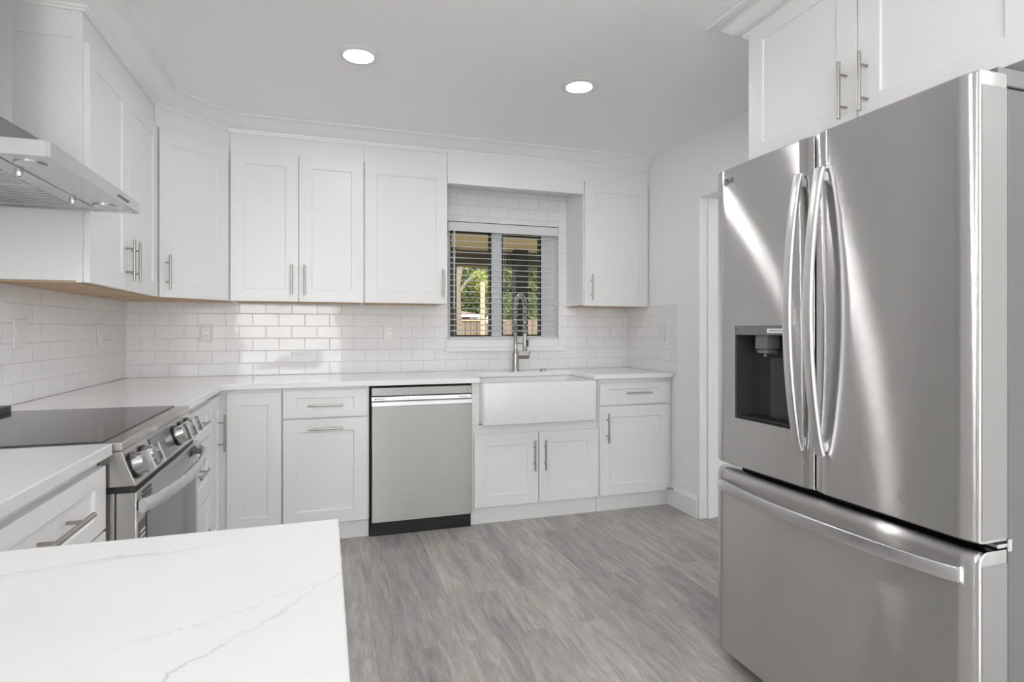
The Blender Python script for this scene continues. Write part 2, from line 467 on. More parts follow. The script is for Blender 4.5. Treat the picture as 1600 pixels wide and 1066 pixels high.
WX0, WX1, WZ0, WZ1 = 0.83, 1.685, 1.084, 1.985      # window opening
bm = newbm()
box(bm, XL2, WX0, YB, YB + 0.14, 0, ZC); box(bm, WX1, XR2, YB, YB + 0.14, 0, ZC)
box(bm, WX0, WX1, YB, YB + 0.14, 0, WZ0); box(bm, WX0, WX1, YB, YB + 0.14, WZ1, ZC)
structure(obj('wall_back', bm, M['wall']))
bm = newbm(); box(bm, XL - 0.12, XL, -0.9, YB, 0, ZC)
structure(obj('wall_left', bm, M['wall']))
# right wall with a doorway from y 2.25 to y 3.14, and a stub that closes the fridge bay
DY0, DY1, DZ = 2.28, 3.141, 2.066
bm = newbm()
box(bm, XR, XR + 0.115, DY1, YB, 0, ZC); box(bm, XR, XR + 0.115, 0.2, DY0, 0, ZC); box(bm, XR, XR + 0.115, DY0, DY1, DZ, ZC)
structure(obj('wall_right', bm, M['wall']))
# living space behind and the hall past the doorway
bm = newbm(); box(bm, XL2 - 0.1, XL2, YR, 0.0, 0, ZC); box(bm, XL2, XL - 0.12, -0.12, 0.0, 0, ZC)
structure(obj('wall_rear_left', bm, M['wall']))
bm = newbm(); box(bm, XR2, XR2 + 0.1, YR, YB + 0.14, 0, ZC)
structure(obj('wall_hall', bm, M['wall']))
RW = [(-3.1, 0.3), (3.0, 4.1)]          # two unseen window openings added at the far end for fill light
GZ0, GZ = 0.30, 2.20
bm = newbm()
box(bm, XL2, RW[0][0], YR - 0.14, YR, 0, ZC); box(bm, RW[0][1], RW[1][0], YR - 0.14, YR, 0, ZC); box(bm, RW[1][1], XR2, YR - 0.14, YR, 0, ZC)
for x0, x1 in RW: box(bm, x0, x1, YR - 0.14, YR, 0, GZ0); box(bm, x0, x1, YR - 0.14, YR, GZ, ZC)
structure(obj('wall_rear', bm, M['wall']))
for i, (x0, x1) in enumerate(RW):
    gd = thing('window_%d' % (i + 2), None, None, ((x0 + x1) / 2, YR - 0.07, GZ0), kind='structure')
    h_ = (x1 - x0) / 2
    bm = newbm(); box(bm, -h_, -h_ + 0.05, -0.03, 0.03, 0, GZ - GZ0); box(bm, h_ - 0.05, h_, -0.03, 0.03, 0, GZ - GZ0)
    box(bm, -h_ + 0.05, h_ - 0.05, -0.03, 0.03, 0, 0.05); box(bm, -h_ + 0.05, h_ - 0.05, -0.03, 0.03, GZ - GZ0 - 0.05, GZ - GZ0)
    obj('window_frame', bm, M['trim'], gd)
    # area light added in the opening as flat fill for the kitchen
    ld_ = bpy.data.lights.new('window_daylight', 'AREA'); ld_.shape = 'RECTANGLE'
    ld_.size = x1 - x0 - 0.1; ld_.size_y = GZ - GZ0 - 0.1
    ld_.energy = REAR_FILL * (x1 - x0) * (GZ - GZ0); ld_.color = (0.95, 0.98, 1.0)
    lo_ = bpy.data.objects.new('window_daylight', ld_); COL.objects.link(lo_)
    lo_.location = ((x0 + x1) / 2, YR - 0.02, (GZ0 + GZ) / 2); lo_.rotation_euler = (R(90), 0, 0)

# doorway jamb on the right wall
jb = thing('door_1', None, None, (XR, DY1, 0), kind='structure')
bm = newbm(); box(bm, -0.004, 0.16, -0.018, 0.0008, 0, DZ + 0.0005); box(bm, 0.055, 0.095, -0.030, -0.018, 0, DZ - 0.018)
obj('door_jamb', bm, M['trim'], jb, bevel=0.002)
bm = newbm(); box(bm, -0.004, 0.16, DY0 - DY1, -0.0182, DZ - 0.018, DZ + 0.0005)
obj('door_head', bm, M['trim'], jb, bevel=0.002)

# baseboard
bm = newbm()
poly = [(0, 0), (-0.014, 0), (-0.014, 0.115), (-0.009, 0.130), (-0.004, 0.140), (0, 0.140)]
a = [bm.verts.new((XR + x, DY1 - 0.0, z)) for x, z in poly]; b = [bm.verts.new((XR + x, 3.475, z)) for x, z in poly]
for i in range(len(poly)): bm.faces.new((a[i], a[(i + 1) % len(poly)], b[(i + 1) % len(poly)], b[i]))
bm.faces.new(a); bm.faces.new(b[::-1])
structure(obj('baseboard_right', bm, M['trim']))
bm = newbm(); cyl(bm, (XR - 0.014, 3.40, 0.125), (XR - 0.05, 3.40, 0.125), 0.006, 0.006, 10); cyl(bm, (XR - 0.05, 3.40, 0.125), (XR - 0.06, 3.40, 0.125), 0.009, 0.008, 10)
tag(obj('door_stop', bm, M['nickel'], smooth=True), 'tiny metal door stop on the baseboard beside the right-hand base cabinet', 'door stop')

# crown moulding
CROWN = [(0.0, 2.368), (0.010, 2.368), (0.012, 2.376), (0.018, 2.379), (0.020, 2.388), (0.030, 2.392), (0.048, 2.402),
         (0.070, 2.420), (0.086, 2.436), (0.100, 2.440), (0.118, 2.442), (0.118, 2.4495), (0.0, 2.4495)]
def sweep(path, prof):
    """profile (outwards to the right of travel, height) swept on a level path with mitred corners"""
    bm = newbm(); rings = []
    P = [Vector(p) for p in path]
    for i, p in enumerate(P):
        dirs = []
        if i > 0: dirs.append((P[i] - P[i - 1]).normalized())
        if i < len(P) - 1: dirs.append((P[i + 1] - P[i]).normalized())
        ns = [Vector((d.y, -d.x)) for d in dirs]
        nn = sum(ns, Vector((0, 0))).normalized()
        k = 1 / nn.dot(ns[0])
        rings.append([bm.verts.new((p.x + nn.x * k * o, p.y + nn.y * k * o, z)) for o, z in prof])
    n = len(prof)
    for a, b in zip(rings, rings[1:]):
        for k in range(n): bm.faces.new((a[k], a[(k + 1) % n], b[(k + 1) % n], b[k]))
    bm.faces.new(rings[0]); bm.faces.new(rings[-1][::-1])
    return bm
XU, YU = -0.845, 3.745           # front planes of the wall cabinet boxes (doors stand 20 mm proud)
NY = 2.495
structure(obj('trim_1', sweep([(XL, NY), (XU, NY), (XU, 3.425), (-0.545, YU), (XR, YU)], CROWN), M['trim'], smooth=True))
structure(obj('trim_2', sweep([(XR, 1.905), (1.618, 1.905), (1.618, 0.80)], CROWN), M['trim'], smooth=True))
# board and soffit over the window
bm = newbm(); box(bm, 0.765, 1.745, YU - 0.012, YU + 0.008, 2.170, 2.449); box(bm, 0.765, 1.745, YU + 0.008, YB - 0.0, 2.222, 2.449)
structure(obj('trim_3', bm, M['cab'], bevel=0.001))

# tile
bm = newbm()
TZ = 0.9125
box(bm, -1.15, WX0, 4.05, YB, TZ, 1.42); box(bm, WX1, 2.262, 4.05, YB, TZ, 1.42); box(bm, WX0, WX1, 4.05, YB, TZ, WZ0)
box(bm, 0.755, WX0, 4.05, YB, 1.42, 2.2215); box(bm, WX1, 1.76, 4.05, YB, 1.42, 2.2215); box(bm, WX0, WX1, 4.05, YB, WZ1, 2.2215)
tag(obj('tile_backsplash', bm, M['tile_x']), 'glossy white subway tile backsplash on the window wall', 'backsplash')
bm = newbm(); box(bm, XL, -1.15, 0.1, YB, TZ, 1.42)
tag(obj('tile_backsplash', bm, M['tile_y']), 'white subway tile backsplash on the left wall behind the range', 'backsplash')
bm = newbm(); box(bm, 2.262, XR, 3.373, YB, TZ, 1.382)
tag(obj('tile_backsplash', bm, M['tile_y']), 'short return of white subway tile on the right wall', 'backsplash')

# ------------------------------------------------------------------ window, sill and blind
w = thing('window_1', None, None, (WX0, 4.12, WZ0), kind='structure')
bm = newbm()
W_, H_ = WX1 - WX0, WZ1 - WZ0
box(bm, 0, 0.035, 0, 0.07, 0, H_); box(bm, W_ - 0.115, W_, 0, 0.07, 0, H_)
box(bm, 0.035, W_ - 0.115, 0, 0.07, 0, 0.075); box(bm, 0.035, W_ - 0.115, 0, 0.07, H_ - 0.055, H_)
box(bm, 0.345, 0.425, 0, 0.06, 0.075, H_ - 0.055)
obj('window_frame', bm, M['window_frame'], w, bevel=0.002)
for x0, x1, z0, z1 in ((0.035, 0.345, 0.075, H_ - 0.055), (0.425, W_ - 0.115, 0.078, H_ - 0.068)):
    bm = newbm(); g = 0.010
    box(bm, x0, x0 + g, 0.005, 0.06, z0, z1); box(bm, x1 - g, x1, 0.005, 0.06, z0, z1)
    box(bm, x0 + g, x1 - g, 0.005, 0.06, z1 - g, z1); box(bm, x0 + g, x1 - g, 0.005, 0.06, z0, z0 + g)
    ga = obj('gasket', bm, M['gasket'], w)
    bm = newbm(); box(bm, x0 + g, x1 - g, 0.035, 0.039, z0 + g, z1 - g)
    obj('pane', bm, M['pane'], w)
bm = newbm()
box(bm, 0.81, 1.722, 4.028, 4.05, 1.052, 1.078); box(bm, 0.8305, 1.6845, 4.052, 4.1195, 1.078, 1.138)
structure(obj('window_sill_1', bm, M['trim'], bevel=0.003))

bl = thing('window_blind', 'white horizontal slat blind with open slats in the window above the sink', 'blind', (WX0, 4.072, WZ0))
bm = newbm(); box(bm, 0.004, W_ - 0.004, -0.026, -0.018, H_ - 0.070, H_ - 0.006); box(bm, 0.004, 0.010, -0.018, 0.030, H_ - 0.070, H_ - 0.006); box(bm, W_ - 0.010, W_ - 0.004, -0.018, 0.030, H_ - 0.070, H_ - 0.006)
obj('valance', bm, M['blind'], bl, bevel=0.002)
bm = newbm(); box(bm, 0.012, W_ - 0.012, -0.014, 0.030, H_ - 0.052, H_ - 0.012)
obj('head_rail', bm, M['blind'], bl)
z = H_ - 0.098; slat_z = []
while z > 0.088: slat_z.append(z); z -= 0.0405
for z in slat_z:
    bm = newbm(); prof = []
    for k in range(7):
        t = k / 6; prof.append((-0.024 + 0.048 * t, z + 0.0022 * math.sin(PI * t) + (t - 0.5) * 0.004))
    vs = [[bm.verts.new((x, y, zz + dz)) for x in (0.006, W_ - 0.006)] for dz in (0, 0.0026) for y, zz in prof]
    for k in range(6):
        bm.faces.new((vs[k][0], vs[k][1], vs[k + 1][1], vs[k + 1][0])); bm.faces.new((vs[7 + k][0], vs[8 + k][0], vs[8 + k][1], vs[7 + k][1]))
    bm.faces.new((vs[0][0], vs[7][0], vs[7][1], vs[0][1])); bm.faces.new((vs[6][0], vs[6][1], vs[13][1], vs[13][0]))
    for e in (0, 1):
        bm.faces.new([vs[k][e] for k in range(7)] + [vs[13 - k][e] for k in range(7)])
    obj('slat', bm, M['blind'], bl, smooth=True)
bm = newbm(); box(bm, 0.006, W_ - 0.006, -0.016, 0.024, 0.0555, 0.068)
obj('bottom_rail', bm, M['blind'], bl, bevel=0.002)
for x in (0.055, 0.43, 0.77):
    bm = newbm()
    for y in (-0.025, 0.025): cyl(bm, (x, y * 0.6, 0.065), (x, y, H_ - 0.05), 0.0009, n=6)
    obj('ladder_cord', bm, M['cord'], bl)
bm = newbm(); cyl(bm, (0.045, -0.032, 0.28), (0.045, -0.032, H_ - 0.06), 0.0042, n=8)
obj('tilt_wand', bm, M['cord'], bl, smooth=True)

# ------------------------------------------------------------------ cabinet parts
def shaker(w, h, rail=0.073, t=0.020, rec=0.007, x=0, z=0, y=0):
    """door front in local coordinates: front face at y, back at y + t"""
    bm = newbm()
    def ring(x0, x1, z0, z1, yy): return [bm.verts.new((a, yy, b)) for a, b in ((x0, z0), (x1, z0), (x1, z1), (x0, z1))]
    rl = min(rail, h * 0.27)
    e = 0.003
    o0 = ring(x, x + w, z, z + h, y + t); o1 = ring(x, x + w, z, z + h, y)
    i1 = ring(x + rail, x + w - rail, z + rl, z + h - rl, y); i2 = ring(x + rail + e, x + w - rail - e, z + rl + e, z + h - rl - e, y + rec)
    def q(a, b):
        for k in range(4): bm.faces.new((a[k], a[(k + 1) % 4], b[(k + 1) % 4], b[k]))
    q(o0, o1); q(o1, i1); q(i1, i2); bm.faces.new(i2); bm.faces.new(o0[::-1])
    return bm

def bar_handle(parent, x, y, z, vertical=True, length=0.182, spacing=None, out=0.034, r=0.006, label=None):
    """T-bar pull on a face at y, centred at (x, z)"""
    spacing = spacing or length * 0.56
    bm = newbm(); h = length / 2; s = spacing / 2
    if vertical:
        cyl(bm, (x, y - out, z - h), (x, y - out, z + h), r, n=14)
        for k in (-s, s): cyl(bm, (x, y, z + k), (x, y - out, z + k), 0.0042, n=10)
    else:
        cyl(bm, (x - h, y - out, z), (x + h, y - out, z), r, n=14)
        for k in (-s, s): cyl(bm, (x + k, y, z), (x + k, y - out, z), 0.0042, n=10)
    return obj('handle', bm, M['nickel'], parent, smooth=True)

def door(parent, x, z, w, h, hx=None, hz=None, vertical=True, name='door', rail=0.073, length=0.182):
    d = obj(name, shaker(w, h, rail, x=x, z=z), M['cab'], parent, bevel=0.0015)
    if hx is not None: bar_handle(d, hx, 0, hz, vertical, length=length)
    return d

UZ0, UZ1 = 1.377, 2.262
def upper(name, label, loc, rz, w, depth, doors, z0=UZ0, z1=UZ1, group=None, bx0=0.0, bx1=None, ztop=2.449):
    """wall cabinet; local x along its face, y into the wall, doors at y=0"""
    t = thing(name, label, 'cabinet', loc, rz, group)
    bx1 = w if bx1 is None else bx1
    zb = z0 + 0.006 - loc[2]
    bm = newbm(); box(bm, bx0, bx1, 0.0205, depth, zb, ztop - loc[2])
    obj('cabinet_body', bm, M['cab'], t, bevel=0.001)
    bm = newbm(); box(bm, bx0 + 0.016, bx1 - 0.016, 0.040, depth - 0.004, zb - 0.005, zb - 0.0003)
    o = obj('bottom_panel', bm, M['raw_wood'], t); o['label'] = 'unpainted tan plywood underside'
    for (x0, x1, hx) in doors:
        door(t, x0, z0 - loc[2], x1 - x0, z1 - z0, hx, 1.506 - loc[2] if z0 < 1.5 else 1.96 - loc[2])
    return t

# left wall, two doors (faces +x)
lu = thing('wall_cabinet', 'white two-door wall cabinet on the left wall beyond the range hood', 'cabinet', (-0.825, 2.497, UZ0), R(90))
bm = newbm(); box(bm, -0.002, 0.926, 0.0205, 0.325, 0.006, 2.449 - UZ0)
obj('cabinet_body', bm, M['cab'], lu, bevel=0.001)
bm = newbm(); box(bm, 0.014, 0.905, 0.050, 0.320, 0.000, 0.0055)
o = obj('bottom_panel', bm, M['raw_wood'], lu); o['label'] = 'unpainted tan plywood underside'
bm = newbm(); box(bm, -0.005, -0.0025, 0.0205, 0.042, 0.0, 0.890); box(bm, -0.005, -0.0025, 0.0205, 0.325, 0.890, 2.449 - UZ0)
obj('side_trim', bm, M['cab'], lu)
door(lu, 0.004, 0, 0.438, 0.885, 0.442 - 0.038, 0.130)
door(lu, 0.446, 0, 0.460, 0.885, 0.446 + 0.038, 0.130)

# diagonal corner cabinet
a0 = Vector((-0.825, 3.410)); a1 = Vector((-0.533, 3.725)); dd = a1 - a0; ang = math.atan2(dd.y, dd.x); wd = dd.length
cu = thing('corner_wall_cabinet', 'white diagonal single-door wall cabinet in the left corner', 'cabinet', (a0.x, a0.y, UZ0), ang)
inv = Matrix.Rotation(-ang, 2)
def loc2(x, y): v = inv @ (Vector((x, y)) - a0); return (v.x, v.y)
nrm = Vector((-dd.y, dd.x)).normalized()
b0 = a0 + nrm * 0.0205; b1 = a1 + nrm * 0.0205
poly = [loc2(*p) for p in ((-0.843, 3.4265), (-0.5345, 3.747), (-0.5345, 4.048), (-1.149, 4.048), (-1.149, 3.4265))]
bm = newbm(); prism(bm, poly, 0.006, 2.4485 - UZ0)
obj('cabinet_body', bm, M['cab'], cu)
poly2 = [loc2(*p) for p in ((-0.84, 3.47), (-0.58, 3.76), (-0.56, 4.04), (-1.14, 4.04), (-1.14, 3.47))]
bm = newbm(); prism(bm, poly2, 0.0, 0.0055)
o = obj('bottom_panel', bm, M['raw_wood'], cu); o['label'] = 'unpainted tan plywood underside'
door(cu, 0.010, 0, wd - 0.018, 0.885, 0.044, 0.130)

# back wall cabinets
def back_upper(label, x0, doors, bx0, bx1, name='wall_cabinet'):
    t = thing(name, label, 'cabinet', (x0, 3.725, UZ0))
    bm = newbm(); box(bm, bx0 - x0, bx1 - x0, 0.0205, 0.3245, 0.006, 2.449 - UZ0)
    obj('cabinet_body', bm, M['cab'], t, bevel=0.001)
    bm = newbm(); box(bm, bx0 - x0 + 0.016, bx1 - x0 - 0.016, 0.045, 0.320, 0.0, 0.0055)
    o = obj('bottom_panel', bm, M['raw_wood'], t); o['label'] = 'unpainted tan plywood underside'
    for a, b, h in doors: door(t, a - x0, 0, b - a, 0.885, h - x0, 0.130)
    return t
back_upper('white two-door wall cabinet on the window wall beside the diagonal corner cabinet', -0.531, [(-0.528, -0.154, -0.191), (-0.150, 0.230, -0.118)], -0.533, 0.2325)
back_upper('wide white single-door wall cabinet directly left of the window', 0.235, [(0.238, 0.760, 0.728)], 0.2335, 0.7645)
back_upper('white single-door wall cabinet in the corner right of the window', 1.748, [(1.752, 2.256, 1.796)], 1.7455, 2.2695)

# cabinet over the refrigerator (faces -x)
fu = thing('over_fridge_cabinet', 'deep white two-door cabinet above the refrigerator', 'cabinet', (1.598, 1.890, 1.852), R(-90))
bm = newbm(); box(bm, -0.012, 0.998, 0.0205, 0.668, 0.006, 2.449 - 1.852)
obj('cabinet_body', bm, M['cab'], fu, bevel=0.001)
door(fu, 0.003, 0, 0.488, 0.545, 0.455, 0.118, rail=0.075)
door(fu, 0.496, 0, 0.488, 0.545, 0.530, 0.118, rail=0.075)

# ------------------------------------------------------------------ base cabinets
def base(name, label, loc, rz, w, fronts, depth=0.60, body=(0.0, None), ztop=0.880, toe=True, toe_y=0.045, body_z0=0.108, cat='cabinet'):
    t = thing(name, label, cat, loc, rz)
    b1 = w if body[1] is None else body[1]
    bm = newbm(); box(bm, body[0], b1, 0.0205, depth, body_z0, ztop)
    obj('cabinet_body', bm, M['cab'], t, bevel=0.001)
    if toe:
        bm = newbm(); box(bm, body[0], b1, toe_y, depth - 0.05, 0.0, body_z0 - 0.0003)
        obj('toe_kick', bm, M['cab'], t)
    for f in fronts:
        kind, x0, x1, z0, z1 = f[:5]
        if len(f) > 5: door(t, x0, z0, x1 - x0, z1 - z0, f[5], f[6], f[7], name=kind, length=f[8] if len(f) > 8 else 0.190)
        else: door(t, x0, z0, x1 - x0, z1 - z0, name=kind)
    return t
YF = 3.425; XF = -0.530
DRZ = (0.712, 0.862)
base('base_cabinet', 'white base cabinet with drawer over tall pull-out front, left of the dishwasher', (-0.226, YF, 0), 0, 0.462,
     [('drawer_front', 0.004, 0.456, 0.712, 0.864, 0.228, 0.781, False), ('pull_out_front', 0.004, 0.456, 0.112, 0.704, 0.228, 0.650, False)], body=(0.0, 0.468))
sk = base('sink_base_cabinet', 'white two-door base cabinet under the farmhouse sink', (0.856, YF, 0), 0, 0.852,
     [('door', 0.012, 0.430, 0.112, 0.560, 0.398, 0.415, True), ('door', 0.436, 0.848, 0.112, 0.560, 0.470, 0.415, True)],
     ztop=0.618)
for xa_, xb_ in ((0.0, 0.048), (0.826, 0.852)):
    bm = newbm(); box(bm, xa_, xb_, 0.0205, 0.60, 0.6185, 0.880)
    obj('side_stile', bm, M['cab'], sk, bevel=0.001)
base('base_cabinet', 'white base cabinet with one drawer over one door, at the right wall', (1.712, YF, 0), 0, 0.552,
     [('drawer_front', 0.006, 0.534, 0.708, 0.852, 0.282, 0.786, False), ('door', 0.006, 0.534, 0.112, 0.700, 0.055, 0.560, True)], body=(0.0, 0.556))
# corner base cabinet with two leaves that meet in the inner corner
cb = thing('corner_base_cabinet', 'white corner base cabinet with folding pair of doors between the range run and window wall', 'cabinet', (XF, YF, 0))
bm = newbm(); prism(bm, [(-0.0205, 0.0205), (0.3025, 0.0205), (0.3025, 0.60), (-0.605, 0.60), (-0.605, -0.305), (-0.0205, -0.305)], 0.108, 0.880)
obj('cabinet_body', bm, M['cab'], cb)
bm = newbm(); prism(bm, [(-0.045, 0.045), (0.3025, 0.045), (0.3025, 0.55), (-0.56, 0.55), (-0.56, -0.305), (-0.045, -0.305)], 0.0, 0.1077)
obj('toe_kick', bm, M['cab'], cb)
door(cb, 0.026, 0.112, 0.272, 0.748, rail=0.068)
d = thing('leaf', None, None)
bpy.data.objects.remove(d)
bm = shaker(0.268, 0.748, 0.068)
for v in bm.verts: v.co = Vector((-v.co.y, v.co.x - 0.292, v.co.z + 0.112))
leaf = obj('door', bm, M['cab'], cb, bevel=0.0015)
bm = newbm()
hy_ = -0.115
cyl(bm, (0.034, hy_, 0.570), (0.034, hy_, 0.762), 0.006, n=14)
for zz in (0.610, 0.722): cyl(bm, (0, hy_, zz), (0.034, hy_, zz), 0.0042, n=10)
obj('handle', bm, M['nickel'], leaf, smooth=True)
# left run
base('drawer_base_cabinet', 'white three-drawer base cabinet on the left run between range and corner', (XF, 2.492, 0), R(90), 0.638,
     [('drawer_front', 0.004, 0.622, 0.698, 0.852, 0.313, 0.790, False), ('drawer_front', 0.004, 0.622, 0.418, 0.690, 0.313, 0.575, False), ('drawer_front', 0.004, 0.622, 0.112, 0.410, 0.313, 0.30, False)], body=(0, 0.625))
base('drawer_base_cabinet', 'white drawer base cabinet nearest the camera, left of the range', (XF, 1.105, 0), R(90), 0.612,
     [('drawer_front', 0.004, 0.608, 0.698, 0.858, 0.306, 0.785, False, 0.235), ('drawer_front', 0.004, 0.608, 0.408, 0.690, 0.306, 0.57, False, 0.235), ('drawer_front', 0.004, 0.608, 0.112, 0.400, 0.306, 0.30, False, 0.235)])
base('peninsula_base_cabinet', 'white cabinet box carrying the peninsula worktop in the foreground', (-0.53, 0.30, 0), 0, 0.50, [], depth=0.58)
sc = base('corner_filler_cabinet', 'white blind corner cabinet under the left end of the peninsula', (XF, 0.14, 0), R(90), 0.96, [], depth=0.60)

# ------------------------------------------------------------------ worktops
CZ0, CZ1 = 0.882, 0.912
bm = newbm()
prism(bm, [(-1.149, 2.489), (-0.517, 2.489), (-0.517, 3.370), (-0.485, 3.402), (0.900, 3.402), (0.900, 3.80), (1.668, 3.80), (1.668, 3.402), (2.2615, 3.402), (2.2615, 4.0495), (-1.149, 4.0495)], CZ0, CZ1)
tag(obj('worktop', bm, M['quartz'], bevel=0.003), 'white quartz worktop running from the range round the corner past the sink', 'worktop')
bm = newbm()
prism(bm, [(-1.149, 0.10), (0.020, 0.10), (0.020, 0.924), (-0.517, 0.924), (-0.517, 1.718), (-1.149, 1.718)], CZ0, CZ1)
tag(obj('worktop', bm, M['quartz_vein'], bevel=0.003), 'white quartz peninsula worktop with fine grey veins in the foreground', 'worktop')

# ------------------------------------------------------------------ farmhouse sink
sx0, sx1, sy0, sy1, sz0, sz1 = 0.9045, 1.672, 3.360, 3.83, 0.6225, 0.8815
bm = newbm()
def rl(i, z, r): return [(x, y, z) for x, y in rrect(sx0 + i, sx1 - i, sy0 + i, sy1 - i, r)]
def rin(i, z, r): return [(x, y, z) for x, y in rrect(sx0 + 0.024 + i, sx1 - 0.024 - i, sy0 + 0.028 + i, sy1 - 0.024 - i, r)]
loops(bm, [rl(0.014, sz0, 0.016), rl(0.004, sz0 + 0.004, 0.024), rl(0.0, sz0 + 0.014, 0.028), rl(0.0, sz1 - 0.010, 0.028), rl(0.003, sz1 - 0.003, 0.025), rl(0.009, sz1 - 0.0005, 0.020),
           rin(-0.006, sz1 - 0.0005, 0.022), rin(-0.001, sz1 - 0.004, 0.022), rin(0.0, sz1 - 0.012, 0.022), rin(0.004, sz0 + 0.06, 0.024), rin(0.02, sz0 + 0.035, 0.03)])
snk = obj('farmhouse_sink', bm, M['ceramic'], smooth=True)
tag(snk, 'white apron-front farmhouse sink below the window', 'sink')

# ------------------------------------------------------------------ faucet
fa = thing('kitchen_faucet', 'brushed nickel spring pull-down faucet behind the farmhouse sink', 'faucet', (1.285, 3.885, CZ1))
bm = newbm(); lathe(bm, [(0.0275, 0.0), (0.0275, 0.006), (0.0255, 0.010), (0.0225, 0.105), (0.0215, 0.130), (0.014, 0.152), (0.0125, 0.160), (0.0125, 0.262), (0.0135, 0.264), (0.0135, 0.275)], n=28)
obj('faucet_body', bm, M['nickel'], fa, smooth=True)
# side lever
bm = newbm(); cyl(bm, (0.018, 0, 0.100), (0.095, 0, 0.100), 0.013, n=18); cyl(bm, (0.095, 0, 0.100), (0.103, 0, 0.100), 0.013, 0.010, n=18)
tube(bm, [(0.094, 0, 0.100), (0.103, -0.002, 0.119), (0.109, -0.004, 0.140)], [0.007, 0.0055, 0.005], 10)
obj('lever', bm, M['nickel'], fa, smooth=True)
# arch path, leaning towards the sink and slightly right
pth = []
A_ = 0.535; rad = 0.072
dirx, diry = 0.13, -0.99
for k in range(12): pth.append(Vector((0, 0, 0.275 + (A_ - rad - 0.275) * k / 11)))
for k in range(1, 19):
    a = PI * k / 18; s = rad * (1 - math.cos(a)) * 1.0; pth.append(Vector((dirx * s * 2.2 * 0.5, diry * s, A_ - rad + rad * math.sin(a))))
e = pth[-1]
for k in range(1, 14): pth.append(Vector((e.x, e.y, e.z - (e.z - 0.262) * k / 13)))
bm = newbm(); tube(bm, pth, 0.0075, 10)
obj('hose', bm, M['hose'], fa, smooth=True)
# spring as a helix about the path
L_ = [0.0]
for a, b in zip(pth, pth[1:]): L_.append(L_[-1] + (b - a).length)
def at(s):
    for i in range(len(pth) - 1):
        if s <= L_[i + 1] or i == len(pth) - 2:
            t = (s - L_[i]) / (L_[i + 1] - L_[i]); return pth[i].lerp(pth[i + 1], t), (pth[i + 1] - pth[i]).normalized()
hel = []; n_ = 1500; turns = L_[-1] / 0.0095
for k in range(n_ + 1):
    s = L_[-1] * k / n_; p, t = at(s)
    side = Vector((-diry, dirx, 0)).normalized(); up = t.cross(side).normalized(); a = 2 * PI * turns * k / n_
    hel.append(p + (side * math.cos(a) + up * math.sin(a)) * 0.0125)
bm = newbm(); tube(bm, hel, 0.0023, 5)
obj('spring', bm, M['chrome'], fa, smooth=True)
bm = newbm(); lathe(bm, [(0.0125, 0.148), (0.0155, 0.156), (0.0155, 0.190), (0.014, 0.200), (0.014, 0.262), (0.0135, 0.266)], c=(e.x, e.y, 0), n=24)
sh = obj('spray_head', bm, M['nickel'], fa, smooth=True)
bm = newbm(); tube(bm, [(e.x + 0.0165, e.y - 0.004, 0.180), (e.x + 0.017, e.y - 0.005, 0.225)], 0.008, 10)
obj('spray_button', bm, M['black'], sh, smooth=True)
bm = newbm(); tube(bm, [(0, 0, 0.200), (e.x * 0.5, e.y * 0.5, 0.200), (e.x, e.y + 0.012, 0.200)], 0.006, 10); lathe(bm, [(0.0175, 0.193), (0.0175, 0.207)], c=(e.x, e.y, 0), n=24)
obj('docking_arm', bm, M['nickel'], fa, smooth=True)
bm = newbm(); lathe(bm, [(0.022, 0.0), (0.022, 0.006), (0.018, 0.010), (0.006, 0.0115)], n=24)
o = obj('sink_hole_cap', bm, M['nickel'], smooth=True, loc=(1.510, 3.925, CZ1)); tag(o, 'small round nickel cap on the worktop right of the faucet', 'cap')

# ------------------------------------------------------------------ dishwasher
dw = thing('dishwasher', 'stainless steel dishwasher with front control strip, left of the sink', 'dishwasher', (0.2445, 3.418, 0))
bm = newbm(); box(bm, 0.0, 0.609, 0.040, 0.60, 0.0, 0.878)
obj('tub_housing', bm, M['dark'], dw)
bm = newbm(); box(bm, 0.012, 0.606, 0.0, 0.038, 0.085, 0.760)
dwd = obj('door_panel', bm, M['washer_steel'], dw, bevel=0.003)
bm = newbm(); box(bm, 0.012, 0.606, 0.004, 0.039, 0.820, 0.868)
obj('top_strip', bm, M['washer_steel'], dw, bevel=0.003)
bm = newbm()   # sloping control strip with bright lip
pr = [(-0.006, 0.7605), (-0.006, 0.785), (0.010, 0.792), (0.0155, 0.8135), (0.039, 0.8135), (0.039, 0.7605)]
a = [bm.verts.new((0.012, y, z)) for y, z in pr]; b = [bm.verts.new((0.606, y, z)) for y, z in pr]
for i in range(len(pr)): bm.faces.new((a[i], a[(i + 1) % len(pr)], b[(i + 1) % len(pr)], b[i]))
bm.faces.new(a); bm.faces.new(b[::-1])
obj('control_strip', bm, M['silver'], dw, bevel=0.001)
bm = newbm(); box(bm, 0.205, 0.410, 0.0165, 0.0385, 0.8137, 0.8198)
obj('handle_recess', bm, M['black'], dw)
for k in range(9):
    bm = newbm(); box(bm, 0.200 + k * 0.025, 0.206 + k * 0.025, 0.0105, 0.0125, 0.798, 0.803)
    obj('touch_button', bm, M['ink'], dw)
def text(name, s, size, parent, matr, extrude=0.0004, mt='ink', bold=0.0):
    c = bpy.data.curves.new(name, 'FONT'); c.body = s; c.size = size; c.extrude = extrude; c.offset = bold
    c.align_x = 'LEFT'; c.align_y = 'CENTER'
    tmp = bpy.data.objects.new(name, c); COL.objects.link(tmp)
    bpy.context.view_layer.update()
    me = bpy.data.meshes.new_from_object(tmp.evaluated_get(bpy.context.evaluated_depsgraph_get()))
    bpy.data.objects.remove(tmp); bpy.data.curves.remove(c)
    me.materials.clear(); me.materials.append(M[mt])
    me.transform(matr)
    o = bpy.data.objects.new(name, me); COL.objects.link(o); o.parent = parent
    return o
